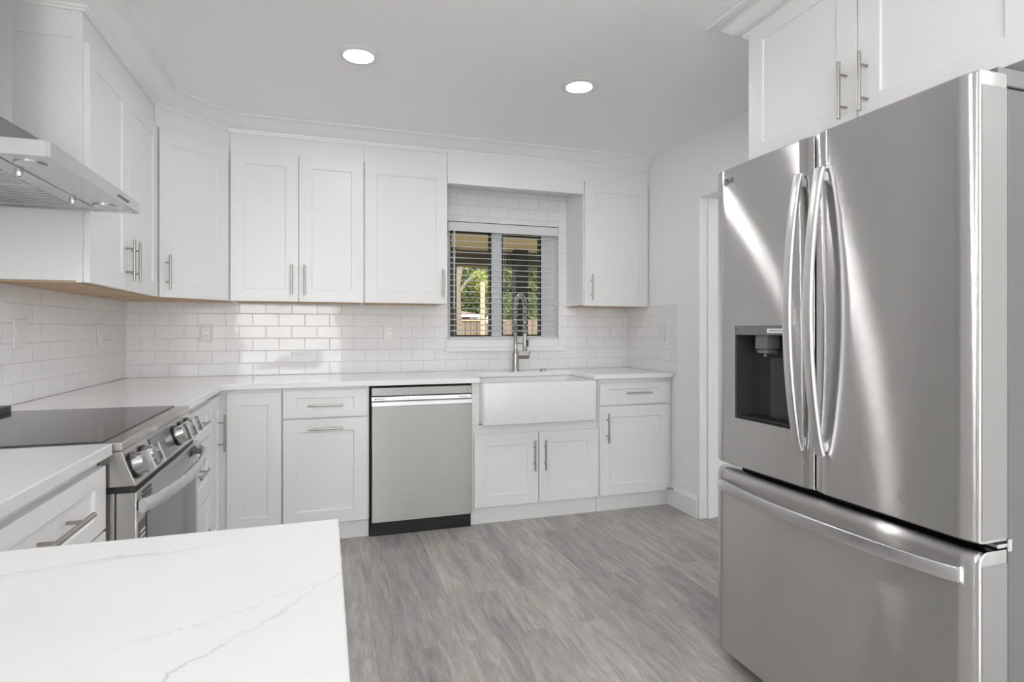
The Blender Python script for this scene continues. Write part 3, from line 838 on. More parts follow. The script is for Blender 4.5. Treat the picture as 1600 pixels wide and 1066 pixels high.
face_my = Matrix.Rotation(R(90), 4, 'X')                 # text facing -y
tilt = Matrix.Rotation(R(90 - 14), 4, 'X')
text('maker_lettering', 'BOSCH', 0.013, dw, Matrix.Translation((0.045, 0.0115, 0.8015)) @ tilt, bold=0.0004)
bm = newbm(); cyl(bm, (0.036, 0.0090, 0.8010), (0.036, 0.0135, 0.8020), 0.0050, n=20); obj('maker_emblem', bm, M['ink'], dw)
text('series_lettering', 'Silence Plus', 0.011, dw, Matrix.Translation((0.528, 0.0115, 0.8015)) @ tilt)
bm = newbm(); box(bm, 0.010, 0.606, 0.030, 0.0395, 0.0, 0.080)
obj('toe_panel', bm, M['black'], dw)

# ------------------------------------------------------------------ slide-in range (faces +x)
RY0, RY1 = 1.725, 2.485
ra = thing('electric_range', 'stainless steel slide-in electric range with black glass cooktop', 'range', (0, 0, 0))
ra.location = (-0.60, RY0, 0)
ox, oy = 0.60, -RY0
def rb(bm, x0, x1, y0, y1, z0, z1): return box(bm, x0 + ox, x1 + ox, y0 + oy, y1 + oy, z0, z1)
bm = newbm(); rb(bm, -1.12, -0.516, RY0 + 0.003, RY1 - 0.003, 0.02, 0.780)
obj('range_body', bm, M['steel_dark'], ra, bevel=0.002)
# control housing, sloped front
bm = newbm()
pr = [(-1.12, 0.796), (-0.466, 0.796), (-0.500, 0.889), (-1.12, 0.889)]
a = [bm.verts.new((x + ox, 0.0, z)) for x, z in pr]; b = [bm.verts.new((x + ox, RY1 - RY0, z)) for x, z in pr]
for i in range(4): bm.faces.new((a[i], a[(i + 1) % 4], b[(i + 1) % 4], b[i]))
bm.faces.new(a); bm.faces.new(b[::-1])
cp = obj('control_panel', bm, M['steel_dark'], ra, bevel=0.003)
bm = newbm(); rb(bm, -1.11, -0.482, RY0 + 0.004, RY1 - 0.004, 0.7805, 0.7955)
obj('vent_gap', bm, M['black'], ra)
bm = newbm(); rb(bm, -1.13, -0.496, RY0 - 0.003, RY1 + 0.003, 0.8895, 0.9125)
obj('cooktop_trim', bm, M['steel_dark'], ra, bevel=0.004)
bm = newbm(); rb(bm, -1.05, -0.545, RY0 + 0.006, RY1 - 0.006, 0.9126, 0.9165)
obj('cooktop_glass', bm, M['glass_black'], ra, bevel=0.001)
bm = newbm(); rb(bm, -1.125, -1.051, RY0 + 0.01, RY1 - 0.008, 0.9126, 0.937)
obj('rear_vent_trim', bm, M['black'], ra, bevel=0.003)
# knobs on the sloped panel
sn = Vector((0.093, 0, 0.034)).normalized(); su = Vector((-0.034, 0, 0.093)).normalized(); sv = Vector((0, 1, 0))
pc = Vector((-0.483 + ox, 0, 0.8425))
def on_panel(y, u, n): return pc + sv * (y - RY0) + su * u + sn * n
for y in (1.768, 1.868, 2.222, 2.318, 2.410):
    bm = newbm(); cyl(bm, on_panel(y, 0, 0), on_panel(y, 0, 0.006), 0.036, n=28)
    k0 = obj('knob', bm, M['black'], ra, smooth=True); k0['label'] = 'control knob with black base ring'
    bm = newbm(); cyl(bm, on_panel(y, 0, 0.0061), on_panel(y, 0, 0.030), 0.031, 0.029, n=28)
    a_ = on_panel(y, 0, 0.0301)
    vs = []
    for n_z in (0.0, 0.014):
        for (dy, du) in ((-0.0085, -0.028), (0.0085, -0.028), (0.0085, 0.028), (-0.0085, 0.028)):
            vs.append(bm.verts.new(a_ + sv * dy + su * du + sn * n_z))
    for f in ((3, 2, 1, 0), (4, 5, 6, 7), (0, 1, 5, 4), (1, 2, 6, 5), (2, 3, 7, 6), (3, 0, 4, 7)): bm.faces.new([vs[i] for i in f])
    obj('knob_grip', bm, M['chrome'], k0, smooth=True)
bm = newbm()
q = [on_panel(y, u, n) for n in (0.0002, 0.002) for y, u in ((1.945, -0.040), (2.165, -0.040), (2.165, 0.040), (1.945, 0.040))]
vs = [bm.verts.new(p) for p in q]
for f in ((3, 2, 1, 0), (4, 5, 6, 7), (0, 1, 5, 4), (1, 2, 6, 5), (2, 3, 7, 6), (3, 0, 4, 7)): bm.faces.new([vs[i] for i in f])
obj('display', bm, M['glass_black'], ra)
# oven door
bm = newbm(); rb(bm, -0.5155, -0.466, RY0 + 0.004, RY1 - 0.004, 0.215, 0.780)
od = obj('oven_door', bm, M['steel_dark'], ra, bevel=0.004)
bm = newbm(); rb(bm, -0.4658, -0.4635, RY0 + 0.085, RY1 - 0.05, 0.300, 0.700)
obj('oven_window', bm, M['oven_glass'], od)
for c in (1.82, 2.39):
    bm = newbm()
    for k in range(3): rb(bm, -0.4659, -0.4645, c - 0.04, c + 0.04, 0.742 + k * 0.011, 0.747 + k * 0.011)
    obj('vent_slots', bm, M['black'], od)
bm = newbm(); rb(bm, -0.4657, -0.4650, RY0 + 0.022, RY0 + 0.078, 0.60, 0.695)
obj('energy_sticker', bm, M['ink'], od)
bm = newbm()
for k in range(5): rb(bm, -0.4649, -0.4646, RY0 + 0.028, RY0 + 0.072, 0.608 + k * 0.014, 0.614 + k * 0.014)
obj('sticker_print', bm, M['ink_light'], od)
# curved handle in its clear protective wrap
bm = newbm(); cs = []
nseg = 28
for k in range(nseg + 1):
    t = k / nseg; y = 0.006 + (RY1 - RY0 - 0.012) * t
    outw = 0.012 + 0.048 * math.sin(PI * t) ** 0.6
    jit = 0.0016 * math.sin(k * 2.3) + random.uniform(-0.0012, 0.0012)
    x = -0.466 + ox + outw
    hgt = 0.019 + jit; th = 0.010 + jit * 0.6
    cs.append([(x + th * math.cos(a), y, 0.742 + hgt * math.sin(a)) for a in [2 * PI * j / 12 for j in range(12)]])
loops(bm, cs)
hd = obj('oven_handle', bm, M['shrink_wrap'], od, smooth=True); hd['label'] = 'curved handle in crinkled clear wrap'
for y in (0.02, RY1 - RY0 - 0.02):
    bm = newbm(); box(bm, -0.466 + ox, -0.466 + ox + 0.020, y - 0.010, y + 0.010, 0.730, 0.754)
    obj('handle_mount', bm, M['steel_dark'], od, bevel=0.002)
bm = newbm(); rb(bm, -0.5155, -0.468, RY0 + 0.004, RY1 - 0.004, 0.055, 0.207)
obj('storage_drawer', bm, M['steel_dark'], ra, bevel=0.004)
bm = newbm(); rb(bm, -0.54, -0.517, RY0 + 0.01, RY1 - 0.01, 0.0, 0.05)
obj('toe_panel', bm, M['black'], ra)
for xx in (-1.08, -0.56):
    for yy in (RY0 + 0.05, RY1 - 0.05):
        bm = newbm(); cyl(bm, (xx + ox, yy + oy, 0), (xx + ox, yy + oy, 0.02), 0.02, n=12)
        obj('foot', bm, M['black'], ra)

# ------------------------------------------------------------------ range hood
HY0, HY1, HX, HZ = 1.737, 2.488, -0.660, 1.638
ho = thing('range_hood', 'stainless steel wall-mounted chimney range hood above the range', 'range hood', (-1.158, (HY0 + HY1) / 2, HZ))
hx, hy, hz = 1.158, -(HY0 + HY1) / 2, -HZ
def P3(x, y, z): return (x + hx, y + hy, z + hz)
bm = newbm()
outer = [(-1.155, HY0), (HX - 0.008, HY0), (HX, HY0 + 0.008), (HX, HY1 - 0.008), (HX - 0.008, HY1), (-1.155, HY1)]
def inset(p, d):
    return [(max(x, -1.155) if x < -1.1 else x - d, y + (d if y < 2.1 else -d)) for x, y in p]
inn = inset(outer, 0.012)
loops(bm, [[P3(x, y, HZ + 0.0045) for x, y in inn], [P3(x, y, HZ) for x, y in inn], [P3(x, y, HZ) for x, y in outer], [P3(x, y, HZ + 0.040) for x, y in outer], [P3(x, y, HZ + 0.040) for x, y in inset(outer, 0.010)]])
obj('hood_rim', bm, M['hood_steel'], ho)
bm = newbm()
basep = inset(outer, 0.014); basep = [(-1.155, HY0 + 0.014), (HX - 0.016, HY0 + 0.014), (HX - 0.016, HY1 - 0.014), (-1.155, HY1 - 0.014)]
topp = [(-1.155, 1.976), (-0.945, 1.976), (-0.945, 2.244), (-1.155, 2.244)]
loops(bm, [[P3(x, y, HZ + 0.0402) for x, y in basep], [P3(x, y, HZ + 0.21) for x, y in topp]])
obj('canopy', bm, M['hood_steel'], ho)
bm = newbm(); x0, y0, z0 = P3(-1.155, 1.980, HZ + 0.2102); x1, y1, z1 = P3(-0.949, 2.240, 2.4495); box(bm, x0, x1, y0, y1, z0, z1)
obj('chimney', bm, M['hood_steel'], ho, bevel=0.001)
# slatted filters on the underside
for (ya, yb) in ((HY0 + 0.06, 2.110), (2.115, HY1 - 0.06)):
    bm = newbm(); x0, y0, z0 = P3(-1.13, ya, HZ + 0.001); x1, y1, z1 = P3(-0.788, yb, HZ + 0.0044); box(bm, x0, x1, y0, y1, z0, z1)
    f = obj('grease_filter', bm, M['hood_steel'], ho, bevel=0.001)
    bm = newbm(); n_s = 11
    for k in range(n_s):
        yy = ya + 0.025 + (yb - ya - 0.05) * k / (n_s - 1)
        X0, Y0, Z0 = P3(-1.11, yy - 0.0045, HZ - 0.001); X1, Y1, Z1 = P3(-0.84, yy + 0.0045, HZ + 0.0009); box(bm, X0, X1, Y0, Y1, Z0, Z1)
    obj('slats', bm, M['hood_steel'], f)
for y in (1.940, 2.296):
    bm = newbm(); cyl(bm, P3(-0.806, y, HZ + 0.0008), P3(-0.806, y, HZ - 0.010), 0.011, 0.009, n=18)
    cyl(bm, P3(-0.806, y, HZ - 0.010), P3(-0.806, y, HZ - 0.013), 0.009, 0.004, n=18)
    obj('filter_knob', bm, M['chrome'], ho, smooth=True)
for y in (1.845, 2.385):
    bm = newbm(); lathe(bm, [(0.036, 0.0042), (0.036, 0.0015), (0.035, 0.0008), (0.027, 0.0008), (0.026, 0.0020)], c=P3(-0.742, y, HZ), n=32)
    lt = obj('hood_light', bm, M['silver'], ho, smooth=True)
    bm = newbm(); lathe(bm, [(0.0255, 0.0015), (0.0255, 0.0025)], c=P3(-0.742, y, HZ), n=32)
    obj('lens', bm, M['plastic'], lt)
for k in range(5):
    bm = newbm(); cyl(bm, P3(HX, 2.255 + k * 0.023, HZ + 0.017), P3(HX + 0.004, 2.255 + k * 0.023, HZ + 0.017), 0.0042, n=12)
    obj('push_button', bm, M['grey_plastic'], ho)

# ------------------------------------------------------------------ refrigerator (faces -x)
FX, FY0, FY1 = 1.370, 0.895, 1.792
fg = thing('refrigerator', 'stainless steel french-door refrigerator with water dispenser', 'refrigerator', (1.80, (FY0 + FY1) / 2, 0))
fox, foy = -1.80, -(FY0 + FY1) / 2
def fb(bm, x0, x1, y0, y1, z0, z1): return box(bm, x0 + fox, x1 + fox, y0 + foy, y1 + foy, z0, z1)
bm = newbm(); fb(bm, 1.484, 2.225, FY0 + 0.008, FY1 - 0.008, 0.035, 1.755)
obj('fridge_cabinet', bm, M['fridge_side'], fg, bevel=0.004)
bm = newbm(); fb(bm, 1.4705, 1.4835, FY0 + 0.018, FY1 - 0.018, 0.06, 1.745)
obj('door_gasket', bm, M['gasket'], fg)
def door_block(y0, y1, z0, z1, ez=0.05, en=0.0085, rr=0.005, xb=1.465, topcurve=0.0):
    """door with a flat middle and gently rolled vertical edges"""
    pf = []
    nn = 10
    for k in range(nn + 1):
        t = k / nn; pf.append((y0 + rr + (ez - rr) * t, FX + en * (1 - t) ** 2))
    for k in range(nn + 1):
        t = 1 - k / nn; pf.append((y1 - rr - (ez - rr) * t, FX + en * (1 - t) ** 2))
    # small radius at both sides
    pre = [(y0, xb), (y0, FX + en + rr)] + [(y0 + rr * (1 - math.cos(a)), FX + en + rr - rr * math.sin(a)) for a in (R(22), R(45), R(68))]
    post = [(y1 - rr * (1 - math.cos(a)), FX + en + rr - rr * math.sin(a)) for a in (R(68), R(45), R(22))] + [(y1, FX + en + rr), (y1, xb)]
    prof = pre + pf + post
    bm = newbm()
    zs = [(z0, 0.004), (z0 + 0.004, 0.0)]
    if topcurve:
        for k in range(9):
            t = k / 8; zs.append((z1 - topcurve + topcurve * math.sin(PI / 2 * t), 0.030 * (1 - math.cos(PI / 2 * t))))
    else:
        zs += [(z1 - 0.004, 0.0), (z1, 0.004)]
    rings = []
    for z, dx in zs:
        rings.append([(min(x + dx, xb) + fox, y + foy, z) for y, x in prof])
    loops(bm, rings)
    return bm
seam0, seam1 = 1.344, 1.350
M['steel_door'] = M['steel']
rd = obj('fridge_door', door_block(FY0, seam0, 0.726, 1.780), M['steel'], fg, smooth=True)
ld = obj('fridge_door', door_block(seam1, FY1, 0.726, 1.780), M['steel'], fg, smooth=True)
fz = obj('freezer_drawer', door_block(FY0, FY1, 0.045, 0.706, topcurve=0.030), M['steel'], fg, smooth=True)
# edge skins of the doors where they face the camera
for z0, z1 in ((0.732, 1.748), (0.050, 0.674)):
    bm = newbm(); fb(bm, 1.385, 1.4655, FY0 - 0.0012, FY0 - 0.0002, z0, z1)
    o = obj('door_edge', bm, M['door_side'], rd if z0 > 0.5 else fz); o['label'] = 'painted grey edge'
# hinge covers
bm = newbm(); fb(bm, 1.443, 1.560, FY0 + 0.004, FY0 + 0.075, 1.7565, 1.797)
obj('hinge_cover', bm, M['grey_plastic'], fg, bevel=0.003)
bm = newbm(); fb(bm, 1.443, 1.560, FY1 - 0.075, FY1 - 0.004, 1.7565, 1.797)
obj('hinge_cover', bm, M['grey_plastic'], fg, bevel=0.003)
bm = newbm(); fb(bm, 1.440, 1.480, FY0 + 0.002, FY0 + 0.03, 0.708, 0.718); fb(bm, 1.468, 1.482, FY0 - 0.002, FY0 + 0.03, 0.700, 0.728)
obj('middle_hinge', bm, M['chrome'], fg, bevel=0.002)
bm = newbm(); fb(bm, 1.42, 1.484, FY0 + 0.02, FY1 - 0.02, 0.010, 0.043)
obj('base_grille', bm, M['charcoal'], fg)
for yy in (FY0 + 0.06, FY1 - 0.06):
    for xx, zt in ((1.45, 0.0098), (2.15, 0.035)):
        bm = newbm(); cyl(bm, (xx + fox, yy + foy, 0), (xx + fox, yy + foy, zt), 0.02, n=14)
        obj('foot', bm, M['grey_plastic'], fg)
# dispenser: recess cut into the left door
DYa, DYb, DZa, DZb = 1.432, 1.686, 0.895, 1.217
c = newbm(); fb(c, 1.30, 1.452, DYa, DYb, DZa, DZb); cut(ld, c)
ld.data.polygons.foreach_set('use_smooth', [True] * len(ld.data.polygons)); ld.data.set_sharp_from_angle(angle=R(30))
bm = newbm(); t_ = 0.003
fb(bm, FX + 0.004, 1.4515, DYa + 0.0004, DYa + t_, DZa, DZb); fb(bm, FX + 0.004, 1.4515, DYb - t_, DYb - 0.0004, DZa, DZb)
fb(bm, FX + 0.004, 1.4515, DYa + t_, DYb - t_, DZa + 0.0004, DZa + t_); fb(bm, 1.449, 1.4515, DYa + t_, DYb - t_, DZa + t_, DZb - 0.03)
dp = obj('dispenser', bm, M['charcoal'], ld)
bm = newbm(); fb(bm, FX - 0.001, 1.4512, DYa + t_, DYb - t_, DZb - 0.031, DZb - 0.001)
obj('dispenser_panel', bm, M['grey_plastic'], dp, bevel=0.001)
bm = newbm(); fb(bm, FX + 0.012, 1.435, 1.545, 1.600, DZb - 0.078, DZb - 0.0315); fb(bm, FX + 0.016, 1.430, 1.549, 1.596, DZb - 0.092, DZb - 0.080)
cyl(bm, (1.40 + fox, 1.572 + foy, DZb - 0.093), (1.40 + fox, 1.572 + foy, DZb - 0.104), 0.006, n=10)
obj('spout', bm, M['grey_plastic'], dp, bevel=0.002)
bm = newbm()
pr = [(1.448, 1.54), (1.420, 1.50), (1.430, 1.44)]
fb(bm, 1.428, 1.4488, 1.470, 1.585, 0.900, 1.115)
obj('paddle', bm, M['charcoal'], dp, bevel=0.004)
bm = newbm(); fb(bm, FX - 0.0018, FX - 0.0012, 1.452, 1.530, DZb - 0.024, DZb - 0.010)
st = obj('dispenser_sticker', bm, M['outlet_white'], dp)
bm = newbm()
for k in range(7): fb(bm, FX - 0.0022, FX - 0.0019, 1.460 + k * 0.009, 1.465 + k * 0.009, DZb - 0.019, DZb - 0.015)
obj('sticker_print', bm, M['ink'], st)
bm = newbm(); fb(bm, FX + 0.006, 1.448, DYa + 0.004, DYb - 0.004, DZa + 0.0032, DZa + 0.012)
obj('drip_tray', bm, M['black'], dp, bevel=0.002)
# curved handles
def strap(parent, pts, w, th, axis, name, mt='silver'):
    """pts: centre line (x, y, z); rectangular strap with rounded corners"""
    bm = newbm(); rings = []
    P = [Vector(p) for p in pts]
    for i, p in enumerate(P):
        t = (P[min(i + 1, len(P) - 1)] - P[max(i - 1, 0)]).normalized()
        wv = Vector(axis); nv = t.cross(wv).normalized()
        ring = []
        for (a, b) in rrect(-w / 2, w / 2, -th / 2, th / 2, min(w, th) * 0.28, 3): ring.append(p + wv * a + nv * b)
        rings.append(ring)
    loops(bm, rings)
    return obj(name, bm, M[mt], parent, smooth=True)
for par, y in ((ld, 1.386), (rd, 1.308)):
    pts = []
    for k in range(33):
        t = k / 32; bow = math.sin(PI * t) ** 0.75
        pts.append((1.360 - 0.046 * bow + fox, y + foy, 0.842 + 0.828 * t))
    h = strap(par, pts, 0.030, 0.015, (0, 1, 0), 'handle')
    for zz in (0.866, 1.646):
        bm = newbm(); fb(bm, 1.352, 1.3715, y - 0.009, y + 0.009, zz - 0.014, zz + 0.014)
        obj('handle_foot', bm, M['silver'], par, bevel=0.002)
pts = []
for k in range(33):
    t = k / 32; bow = math.sin(PI * t) ** 0.7
    pts.append((1.364 - 0.044 * bow + fox, 0.930 + 0.832 * t + foy, 0.648 - 0.008 * 0))
strap(fz, pts, 0.036, 0.014, (0, 0, 1), 'handle')
# maker's mark
lm = Matrix.Translation((FX - 0.0004 + fox, 1.7195 + foy, 1.7335)) @ Matrix.Rotation(R(-90), 4, 'Z') @ Matrix.Rotation(R(90), 4, 'X')
text('maker_lettering', 'LG', 0.021, ld, lm, bold=0.0005)
bm = newbm(); cyl(bm, (FX - 0.0002 + fox, 1.7345 + foy, 1.7335), (FX - 0.0012 + fox, 1.7345 + foy, 1.7335), 0.0115, n=28)
em_ = obj('maker_emblem', bm, M['ink'], ld)
bm = newbm(); xe = FX - 0.0014 + fox; ye = 1.7345 + foy; ze = 1.7335
tube(bm, [(xe, ye, ze + 0.004), (xe, ye, ze - 0.004), (xe, ye - 0.003, ze - 0.004)], 0.0006, 5)
tube(bm, [(xe, ye - 0.0085 * math.cos(a), ze + 0.0085 * math.sin(a)) for a in [R(0 - 22.5 * k) for k in range(13)]], 0.0006, 5)
cyl(bm, (xe - 0.0003, ye + 0.0042, ze + 0.0035), (xe + 0.0003, ye + 0.0042, ze + 0.0035), 0.0012, n=10)
obj('emblem_lines', bm, M['ink_light'], em_)

# ------------------------------------------------------------------ outlets and switch plates
def plate(label, loc, rz, kind, w=0.075, name=None):
    t = thing('wall_outlet' if kind == 'outlet' else 'light_switch', label, 'outlet' if kind == 'outlet' else 'switch', loc, rz)
    bm = newbm(); box(bm, -w / 2, w / 2, -0.006, -0.0005, -0.058, 0.058)
    obj('cover_plate', bm, M['plastic'], t, bevel=0.002)
    if kind == 'outlet':
        bm = newbm(); prism_pts = rrect(-0.0165, 0.0165, -0.034, 0.034, 0.004, 3)
        a = [(x, -0.0075, z) for x, z in prism_pts]; b = [(x, -0.0061, z) for x, z in prism_pts]
        loops(bm, [a, b]); rc = obj('receptacle', bm, M['outlet_white'], t)
        bm = newbm()
        for zc in (-0.019, 0.019):
            for xc in (-0.0055, 0.0055): box(bm, xc - 0.0012, xc + 0.0012, -0.0079, -0.0076, zc - 0.001, zc + 0.006)
            cyl(bm, (0, -0.0079, zc - 0.007), (0, -0.0076, zc - 0.007), 0.0024, n=10)
        obj('socket_slots', bm, M['dark'], rc)
    else:
        for k in range(max(1, round(w / 0.075))):
            xx = 0 if w < 0.09 else (-0.023 + 0.046 * k)
            bm = newbm(); box(bm, xx - 0.0165, xx + 0.0165, -0.0085, -0.0061, -0.033, 0.033)
            obj('rocker', bm, M['plastic'], t, bevel=0.001)
    return t
plate('bright white duplex outlet on the tile under the corner and two-door wall cabinets', (-0.713, 4.05, 1.186), 0, 'outlet')
plate('white duplex outlet on the tile left of the window', (0.420, 4.05, 1.183), 0, 'outlet')
plate('white duplex outlet on the tile right of the window', (2.150, 4.05, 1.182), 0, 'outlet')
plate('wide white switch plate on the left wall tile above the cooktop', (-1.15, 2.765, 1.187), R(90), 'switch', 0.10)
plate('narrow white switch plate on the left wall tile near the corner', (-1.15, 3.616, 1.180), R(90), 'switch')
plate('white switch plate on the right wall tile beside the doorway', (2.262, 3.537, 1.184), R(-90), 'switch')

# ------------------------------------------------------------------ recessed ceiling lights
def can(x, y, label):
    t = thing('recessed_ceiling_light', label, 'ceiling light', (x, y, ZC), 0, 'recessed ceiling lights')
    bm = newbm(); lathe(bm, [(0.094, -0.0005), (0.094, -0.003), (0.088, -0.006), (0.070, -0.009), (0.066, -0.008), (0.066, -0.0005)], n=48, caps=False)
    obj('trim_ring', bm, M['plastic'], t, smooth=True)
    bm = newbm(); lathe(bm, [(0.0655, -0.0005), (0.0655, -0.0075)], n=48)
    obj('lens', bm, M['lamp'], t)
    return t
can(0.145, 2.70, 'left one of the two glowing recessed ceiling lights over the kitchen')
can(1.234, 2.695, 'right one of the two glowing recessed ceiling lights, nearer the right wall')
for x, y in ((0.145, 1.0), (0.145, -1.3), (1.9, -1.3), (-1.6, -1.3)):  # rear three added for flatter light; first one gives the fridge edge streak
    can(x, y, 'round recessed ceiling light in the room behind the camera')
can(3.3, 3.0, 'round recessed ceiling light in the hall past the doorway')

# ------------------------------------------------------------------ unseen torchieres added to brighten the ceiling
for x, y, l in ((2.45, -1.0, 'black torchiere floor lamp by the right side of the living space'), (-0.75, -2.3, 'black torchiere floor lamp by the left side of the living space')):
    t = thing('floor_lamp', l, 'floor lamp', (x, y, 0))
    bm = newbm(); lathe(bm, [(0.14, 0.0), (0.14, 0.015), (0.02, 0.03)], n=32); obj('base', bm, M['charcoal'], t, smooth=True)
    bm = newbm(); cyl(bm, (0, 0, 0.028), (0, 0, 1.60), 0.011, n=14); obj('pole', bm, M['charcoal'], t, smooth=True)
    bm = newbm(); lathe(bm, [(0.02, 1.60), (0.10, 1.625), (0.155, 1.69), (0.150, 1.69), (0.096, 1.635), (0.0, 1.625)], n=40, caps=False); obj('bowl_shade', bm, M['plastic'], t, smooth=True)
    ul = bpy.data.lights.new('lamp_bulb', 'AREA'); ul.shape = 'DISK'; ul.size = 0.20; ul.energy = FILL_UPLIGHT; ul.color = (0.99, 0.995, 1.0)
    uo = bpy.data.objects.new('lamp_bulb', ul); COL.objects.link(uo); uo.location = (x, y, 1.66); uo.rotation_euler = (PI, 0, 0)

# ------------------------------------------------------------------ outside the window
bm = newbm(); box(bm, -30, 40, 4.6, 45, -0.20, -0.12)
structure(obj('ground_lawn', bm, M['grass']))
bm = newbm(); box(bm, -3, 9, 4.21, 8.0, -0.14, -0.06)
structure(obj('patio_slab', bm, M['concrete']))
bm = newbm(); box(bm, -4, 10, 4.21, 7.75, 2.29, 2.39)
structure(obj('patio_ceiling', bm, M['beige']))
bm = newbm(); box(bm, -4, 10, 7.60, 7.75, 2.095, 2.289)
tag(obj('patio_beam', bm, M['beam']), 'dark beam along the outer edge of the patio roof, seen through the window', 'beam')
bm = newbm(); box(bm, -4, 10, 7.751, 7.775, 2.078, 2.105)
tag(obj('beam_trim', bm, M['post']), 'thin pale trim under the patio beam, seen through the window', 'trim')

def wx(px, Y):       # world x of photo column px at depth Y
    a = R(17.957); k = (px - 800) / 900.98
    return Y * (math.sin(a) + k * math.cos(a)) / (math.cos(a) - k * math.sin(a))
def depth(px, Y):
    a = R(17.957); return wx(px, Y) * math.sin(a) + Y * math.cos(a)
def wz(px, py, Y): return 1.20 + (517 - py) / 900.98 * depth(px, Y)

x = wx(812, 7.4); bm = newbm(); box(bm, x - 0.085, x + 0.085, 7.30, 7.47, -0.06, 2.289)  # dark column built in place of a reflection on the window glass
tag(obj('patio_column', bm, M['column']), 'dark square patio column seen through the right window pane', 'column')
x = wx(708.5, 7.4); bm = newbm(); box(bm, x - 0.030, x + 0.030, 7.35, 7.45, -0.06, 2.289)
tag(obj('patio_column', bm, M['column']), 'slim dark patio column seen at the left edge of the window', 'column')
x = wx(704, 9.4); bm = newbm(); box(bm, x - 0.05, x + 0.05, 9.35, 9.45, -0.12, wz(704, 440, 9.4))
tag(obj('garden_post', bm, M['post']), 'thin pale timber post at the far left edge of the window view', 'post')
x = wx(754, 10.5); bm = newbm(); box(bm, x - 0.036, x + 0.036, 10.46, 10.54, -0.12, wz(754, 441, 10.5))
tag(obj('garden_post', bm, M['post']), 'pale timber post standing in the middle of the left window pane view', 'post')

# fence
fn = thing('board_fence', 'weathered brown board fence at the back of the yard', 'fence', (6, 14.0, -0.12))
bm = newbm(); xa, xb, xc = -6.0, wx(790, 14), 14.0
def fz_(px, py): return wz(px, py, 14.0) + 0.12
zl = fz_(740, 500); zm = fz_(800, 503); zr = fz_(850, 496)
pts = [(xa - 6, zl), (wx(768, 14) - 6, zl), (wx(822, 14) - 6, fz_(822, 500)), (wx(850, 14) - 6, zr), (xc - 6, zr)]
lo = [bm.verts.new((x, y, 0.0)) for y in (0, 0.03) for x, z in pts]; hi = [bm.verts.new((x, y, z)) for y in (0, 0.03) for x, z in pts]
n5 = len(pts)
for k in range(n5 - 1):
    bm.faces.new((lo[k], lo[k + 1], hi[k + 1], hi[k])); bm.faces.new((lo[n5 + k], hi[n5 + k], hi[n5 + k + 1], lo[n5 + k + 1]))
    bm.faces.new((hi[k], hi[k + 1], hi[n5 + k + 1], hi[n5 + k])); bm.faces.new((lo[k], lo[n5 + k], lo[n5 + k + 1], lo[k + 1]))
bm.faces.new((lo[0], hi[0], hi[n5], lo[n5])); bm.faces.new((lo[n5 - 1], lo[2 * n5 - 1], hi[2 * n5 - 1], hi[n5 - 1]))
obj('board_panel', bm, M['fence'], fn)
bm = newbm(); box(bm, xa - 6, wx(790, 14) - 6, -0.03, -0.001, zl - 0.03, zl + 0.015)
obj('cap_rail', bm, M['post'], fn)

# shed behind the fence
YS = 15.0
sxa, sxb = wx(700, YS), wx(752, YS)
sh_ = thing('garden_shed', 'low red shed with brown shingle roof behind the fence', 'shed', ((sxa + sxb) / 2, YS, -0.12))
cxs = (sxa + sxb) / 2
ze, zr_ = wz(730, 494, YS) + 0.12, wz(730, 481, YS) + 0.12
bm = newbm(); box(bm, sxa + 0.15 - cxs, sxb - 0.15 - cxs, 0.2, 3.0, 0, ze)
obj('shed_wall', bm, M['shed_wall'], sh_)
bm = newbm()
loops(bm, [[(sxa - cxs, 0, ze + 0.05), (sxa - cxs, 3.2, ze + 0.05), (sxa + 0.5 - cxs, 1.6, zr_)], [(sxb - cxs, 0, ze + 0.05), (sxb - cxs, 3.2, ze + 0.05), (sxb - 0.4 - cxs, 1.6, zr_ - 0.08)]])
obj('shed_roof', bm, M['shed_roof'], sh_)
bm = newbm(); box(bm, sxa - cxs, sxb - cxs, -0.03, 0.02, ze - 0.03, ze + 0.05); 
for px in (711, 739, 748): xx = wx(px, YS) - cxs; box(bm, xx - 0.06, xx + 0.06, 0.10, 0.19, 0, ze - 0.03)
obj('fascia', bm, M['outlet_white'], sh_)
bm = newbm(); 
for px in (716, 743): xx = wx(px, YS) - cxs; box(bm, xx - 0.13, xx + 0.13, 0.15, 0.198, ze - 0.30, ze - 0.1)
obj('window', bm, M['dark'], sh_)

